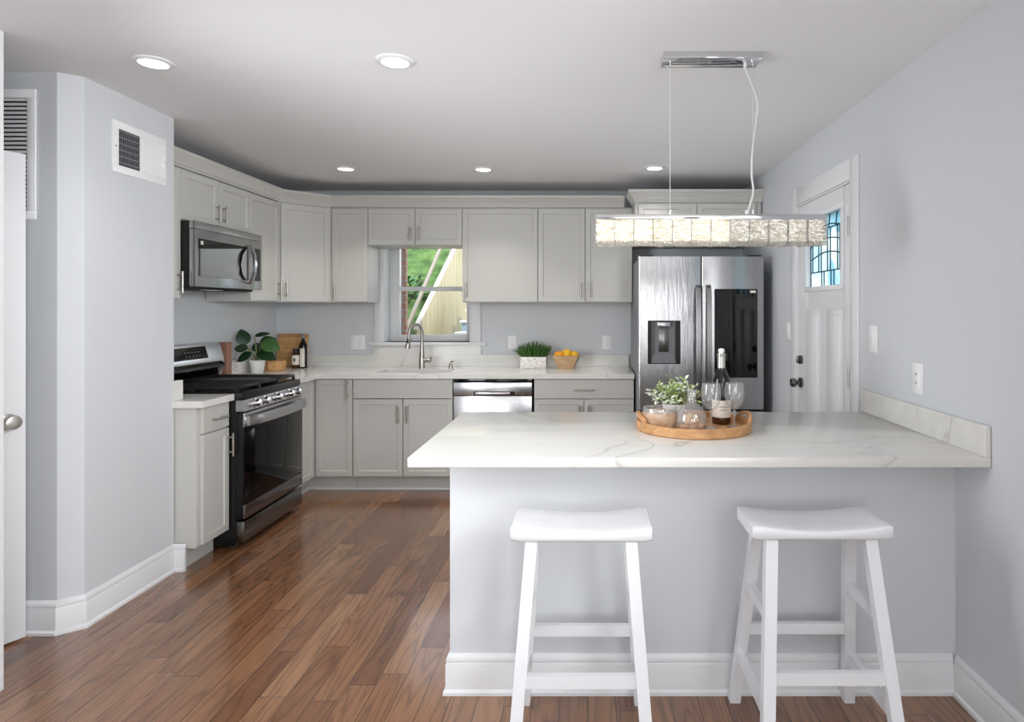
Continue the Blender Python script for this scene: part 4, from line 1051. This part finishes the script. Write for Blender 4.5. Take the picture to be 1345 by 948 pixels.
for (ax, ay, az, ti, yw), ps in zip(corks, pos):
    mm = Matrix.Translation((cx+ax, cy+ay, TZ+az)) @ Matrix.Rotation(R(yw), 4, 'Z') @ Matrix.Rotation(R(ti), 4, 'Y')
    m = MB(mm); m.lathe([(0, -.016), (.0095, -.016), (.0105, -.015), (.0105, .015), (.0095, .016), (0, .016)], seg=16)
    o = tag(m.build('wine_cork', 'cork', None, (cx+ax, cy+ay, TZ+az)), 'tan wine cork %s inside the round glass bottle' % ps, 'cork', 'corks in the glass bottle')
    m = MB(mm); m.lathe([(0, .0161), (.0088, .0161), (.0088, .0166), (0, .0167)], seg=14); m.build('stained_end', 'winered', o)
# wine bottle
wx, wy = .5665, 2.65
t = thing('wine_bottle', 'dark wine bottle with cream label and silver neck foil on the tray', 'bottle', (wx, wy, TZ))
MB().lathe([(0, .012), (.02, .006), (.032, 0), (.037, .003), (.038, .012), (.038, .17), (.035, .19), (.024, .215), (.0155, .238), (.0145, .26), (0, .26)], (wx, wy, TZ), 40).build('glass_body', 'bottle', t)
MB().lathe([(.0382, .004), (.0387, .006), (.0387, .026), (.0382, .028)], (wx, wy, TZ), 40).build('amber_base', 'wine', t)
MB().lathe([(.0152, .235), (.0162, .236), (.0158, .285), (.0172, .287), (.0172, .297), (0, .298)], (wx, wy, TZ), 32).build('neck_foil', 'foil', t)
MB().lathe([(.0, .298), (.010, .298), (.0135, .305), (.012, .316), (0, .319)], (wx, wy, TZ), 24).build('glass_stopper', 'plate', t)
m = MB(); m.lathe([(.0386, .03), (.0390, .031), (.0390, .101), (.0386, .102)], (wx, wy, TZ), 48)
bmesh.ops.delete(m.bm, geom=[f for f in m.bm.faces if f.calc_center_median().y > wy+.012], context='FACES'); lb = m.build('paper_label', 'label', t)
m = MB()
for zz, hw in ((.075, .020), (.062, .013)):
    m.loft([[(wx+.0394*math.sin(a), wy-.0394*math.cos(a), TZ+zz+q) for q in (-.0012, .0012)]+[(wx+.0390*math.sin(a), wy-.0390*math.cos(a), TZ+zz+q) for q in (.0012, -.0012)] for a in [hw/.039*(-1+2*k/8) for k in range(9)]])
m.build('printed_lines', 'ink', lb)
# wine glasses
gp = [(.006, .074), (.022, .083), (.034, .102), (.0395, .125), (.0405, .143), (.0385, .166), (.0350, .183), (.0345, .184)]
t = thing('wine_glass', 'stemmed wine glass at the front left of the dark bottle', 'wine glass', (0, 0, 0), 'wine glasses on the tray')
MB().lathe([(0, 0), (.031, 0), (.032, .0015), (.02, .004), (.007, .009), (0, .0095)], seg=32).build('foot', 'barglass', t)
MB().lathe([(.0058, .009), (.0042, .02), (.0042, .064), (.006, .074)], seg=16).build('stem', 'barglass', t)
MB().lathe(gp, seg=36).build('bowl', 'barglass', t)
t.location = (.501, 2.54, TZ)
t2 = copy_tree(t); t2.location = (.600, 2.56, TZ); t2['label'] = 'stemmed wine glass at the right end of the tray by its handle'
# pale greenery in a small pot
vx, vy = .375, 2.72
t = thing('potted_greenery', 'pale sage greenery in a small white pot at the back of the tray', 'plant', (vx, vy, TZ))
MB().lathe([(0, 0), (.04, 0), (.05, .075), (.046, .075), (.04, .06), (0, .058)], (vx, vy, TZ), 28).build('pot', 'terrawhite', t)
ms, mf, ml = MB(), MB(), MB()
for k in range(64):
    a = random.uniform(0, 2*PI); rr = random.uniform(.02, .135); hh = random.uniform(.09, .21)-rr*.35
    e = Vector((vx+rr*math.cos(a)*1.05, vy+rr*math.sin(a)*.8, TZ+hh)); b_ = Vector((vx+.02*math.cos(a), vy+.02*math.sin(a), TZ+.058)); md = (e+b_)/2+Vector((0, 0, .02))
    ms.tube([b_, md, e], [.0016, .0014, .0008], 5, 3)
    for q in range(9):
        u = .45+.55*q/8; p = b_.lerp(e, u)+Vector((0, 0, .02*(1-abs(2*u-1))))
        d = Vector((random.uniform(-1, 1), random.uniform(-1, 1), random.uniform(-.2, .9)))
        (ml if random.random() < (.55 if rr < .08 else .12) else mf).leaf(p, d, (random.uniform(-1, 1), random.uniform(-1, 1), 1), random.uniform(.016, .036), random.uniform(.007, .013), .15, .2, 3)
ms.build('stems', 'stem', t); o = mf.build('leaves', 'sage', t); o['kind'] = 'stuff'; o = ml.build('leaves', 'lime', t); o['kind'] = 'stuff'; o['label'] = 'lime green leaves'

# ------------------------------------------------------------------ garden outside the sink window
XG = [-14+.8*i for i in range(15)]+[-2.5, -2.2, -1.95, -1.81, -1.79, -1, 0, 2, 6, 10]; bm = bmesh.new(); nx, ny = len(XG)-1, 40; grid = []
def hz(x, y): return (.72+max(0, (y-6.0))*.335+(.25 if y > 10 else 0)+max(0, y-10)*.12) if x < -1.8 else .45
for j in range(ny+1):
    row = []
    for i, x in enumerate(XG):
        y = 5.9+12*j/ny; row.append(bm.verts.new((x, y, hz(x, y)+random.uniform(-.04, .04))))
    grid.append(row)
for j in range(ny):
    for i in range(nx): bm.faces.new((grid[j][i], grid[j][i+1], grid[j+1][i+1], grid[j+1][i]))
m = MB(); m.add(bm); struct(m.build('garden_slope', 'lawn'))
struct(MB().box(-30, 30, -30, 5.7, -.5, -.1).build('yard_ground', 'lawn')) 
struct(MB().box(-3.2, -1.692, 5.82, 5.87, .0, 3.2).build('wall_exterior', 'brick'))
t = thing('wood_fence', 'pale pine board fence with a sloped white cap outside the window', 'fence', (-1.76, 8, 1))
fz = lambda y: 1.26+(y-6.5)*.533
y = 6.42; k = 0
while y < 9.3:
    wv = .175; m = MB(); m.loft([[(-1.77, y, .55), (-1.75, y, .55), (-1.75, y+wv-.016, .55), (-1.77, y+wv-.016, .55)], [(-1.77, y, fz(y)), (-1.75, y, fz(y)), (-1.75, y+wv-.016, fz(y+wv)), (-1.77, y+wv-.016, fz(y+wv))]])
    m.build('board', 'fence', t); y += wv
m = MB(); m.loft([[(-1.778, yy, fz(yy)+.002), (-1.742, yy, fz(yy)+.002), (-1.742, yy, fz(yy)+.04), (-1.778, yy, fz(yy)+.04)] for yy in (6.38, 9.35)]); m.build('cap_rail', 'capw', t)
t = thing('handrail', 'slanted metal handrail on the grassy slope outside the window', 'handrail', (-1.95, 7.5, 1.2))
rz = lambda y: 1.31+(y-6.9)*.66
MB().tube([(-1.95, 6.5, rz(6.5)), (-1.95, 9, rz(9))], .024, 10).build('rail', 'pole', t)
for yy in (6.6, 8.9): MB().cyl((-1.95, yy, hz(-1.95, yy)-.05), (-1.95, yy, rz(yy)), .02, seg=10).build('post', 'pole', t)
t = thing('outdoor_steps', 'blue-grey concrete steps beside the fence outside the window', 'steps', (-1, 7.2, .8))
for k in range(6):
    y0 = 6.72+k*.26; z = 1.16+k*.125
    MB().box(-1.42+k*.012, -.5, y0, y0+.30, .6, z-.025).build('step', 'step', t)
    MB().box(-1.44+k*.012, -.5, y0-.02, y0+.30, z-.025, z, .004).build('nosing', 'nosing', t)
t = thing('timber_edging', 'dark timber edging across the top of the grassy slope', 'edging', (-3, 10, 2))
for k in range(2): MB().box(-7, -1.9, 9.98+k*.03, 10.1+k*.03, hz(-3, 9.9)-.05+k*.11, hz(-3, 9.9)+.05+k*.11, .01).build('beam', 'timber', t)
def shrub(x, y, r, n, mt, lab):
    t = thing('garden_shrub', lab, 'shrub', (x, y, hz(x, y)), 'shrubs on the garden slope')
    m = MB()
    for k in range(n):
        v = Vector((random.gauss(0, 1), random.gauss(0, 1), abs(random.gauss(0, .8)))).normalized()*r*random.uniform(.5, 1)
        p = Vector((x, y, hz(x, y)+r*.25))+v; m.leaf(p, v+Vector((random.uniform(-.5, .5), random.uniform(-.5, .5), random.uniform(-.3, .5)))*r, (0, 0, 1), r*.28, r*.14, .2, .2, 2)
    m.build('foliage', mt, t)
    m = MB()
    for q in range(4): m.tube([(x, y, hz(x, y)-.05), (x+r*.4*math.cos(q*1.6), y+r*.4*math.sin(q*1.6), hz(x, y)+r*.7)], [.03*r, .012*r], 6)
    m.build('branches', 'soil', t)
shrub(-2.32, 7.0, .22, 260, 'shrub', 'low dark shrub at the foot of the handrail outside')
shrub(-2.4, 8.3, .30, 260, 'shrub', 'green shrub halfway up the slope outside the window')
shrub(-3.6, 11.2, .85, 380, 'shrubblue', 'large bluish shrub above the timber edging at the left')
shrub(-1.9, 12.4, .85, 380, 'shrubblue', 'large bluish shrub above the timber edging behind the fence top')
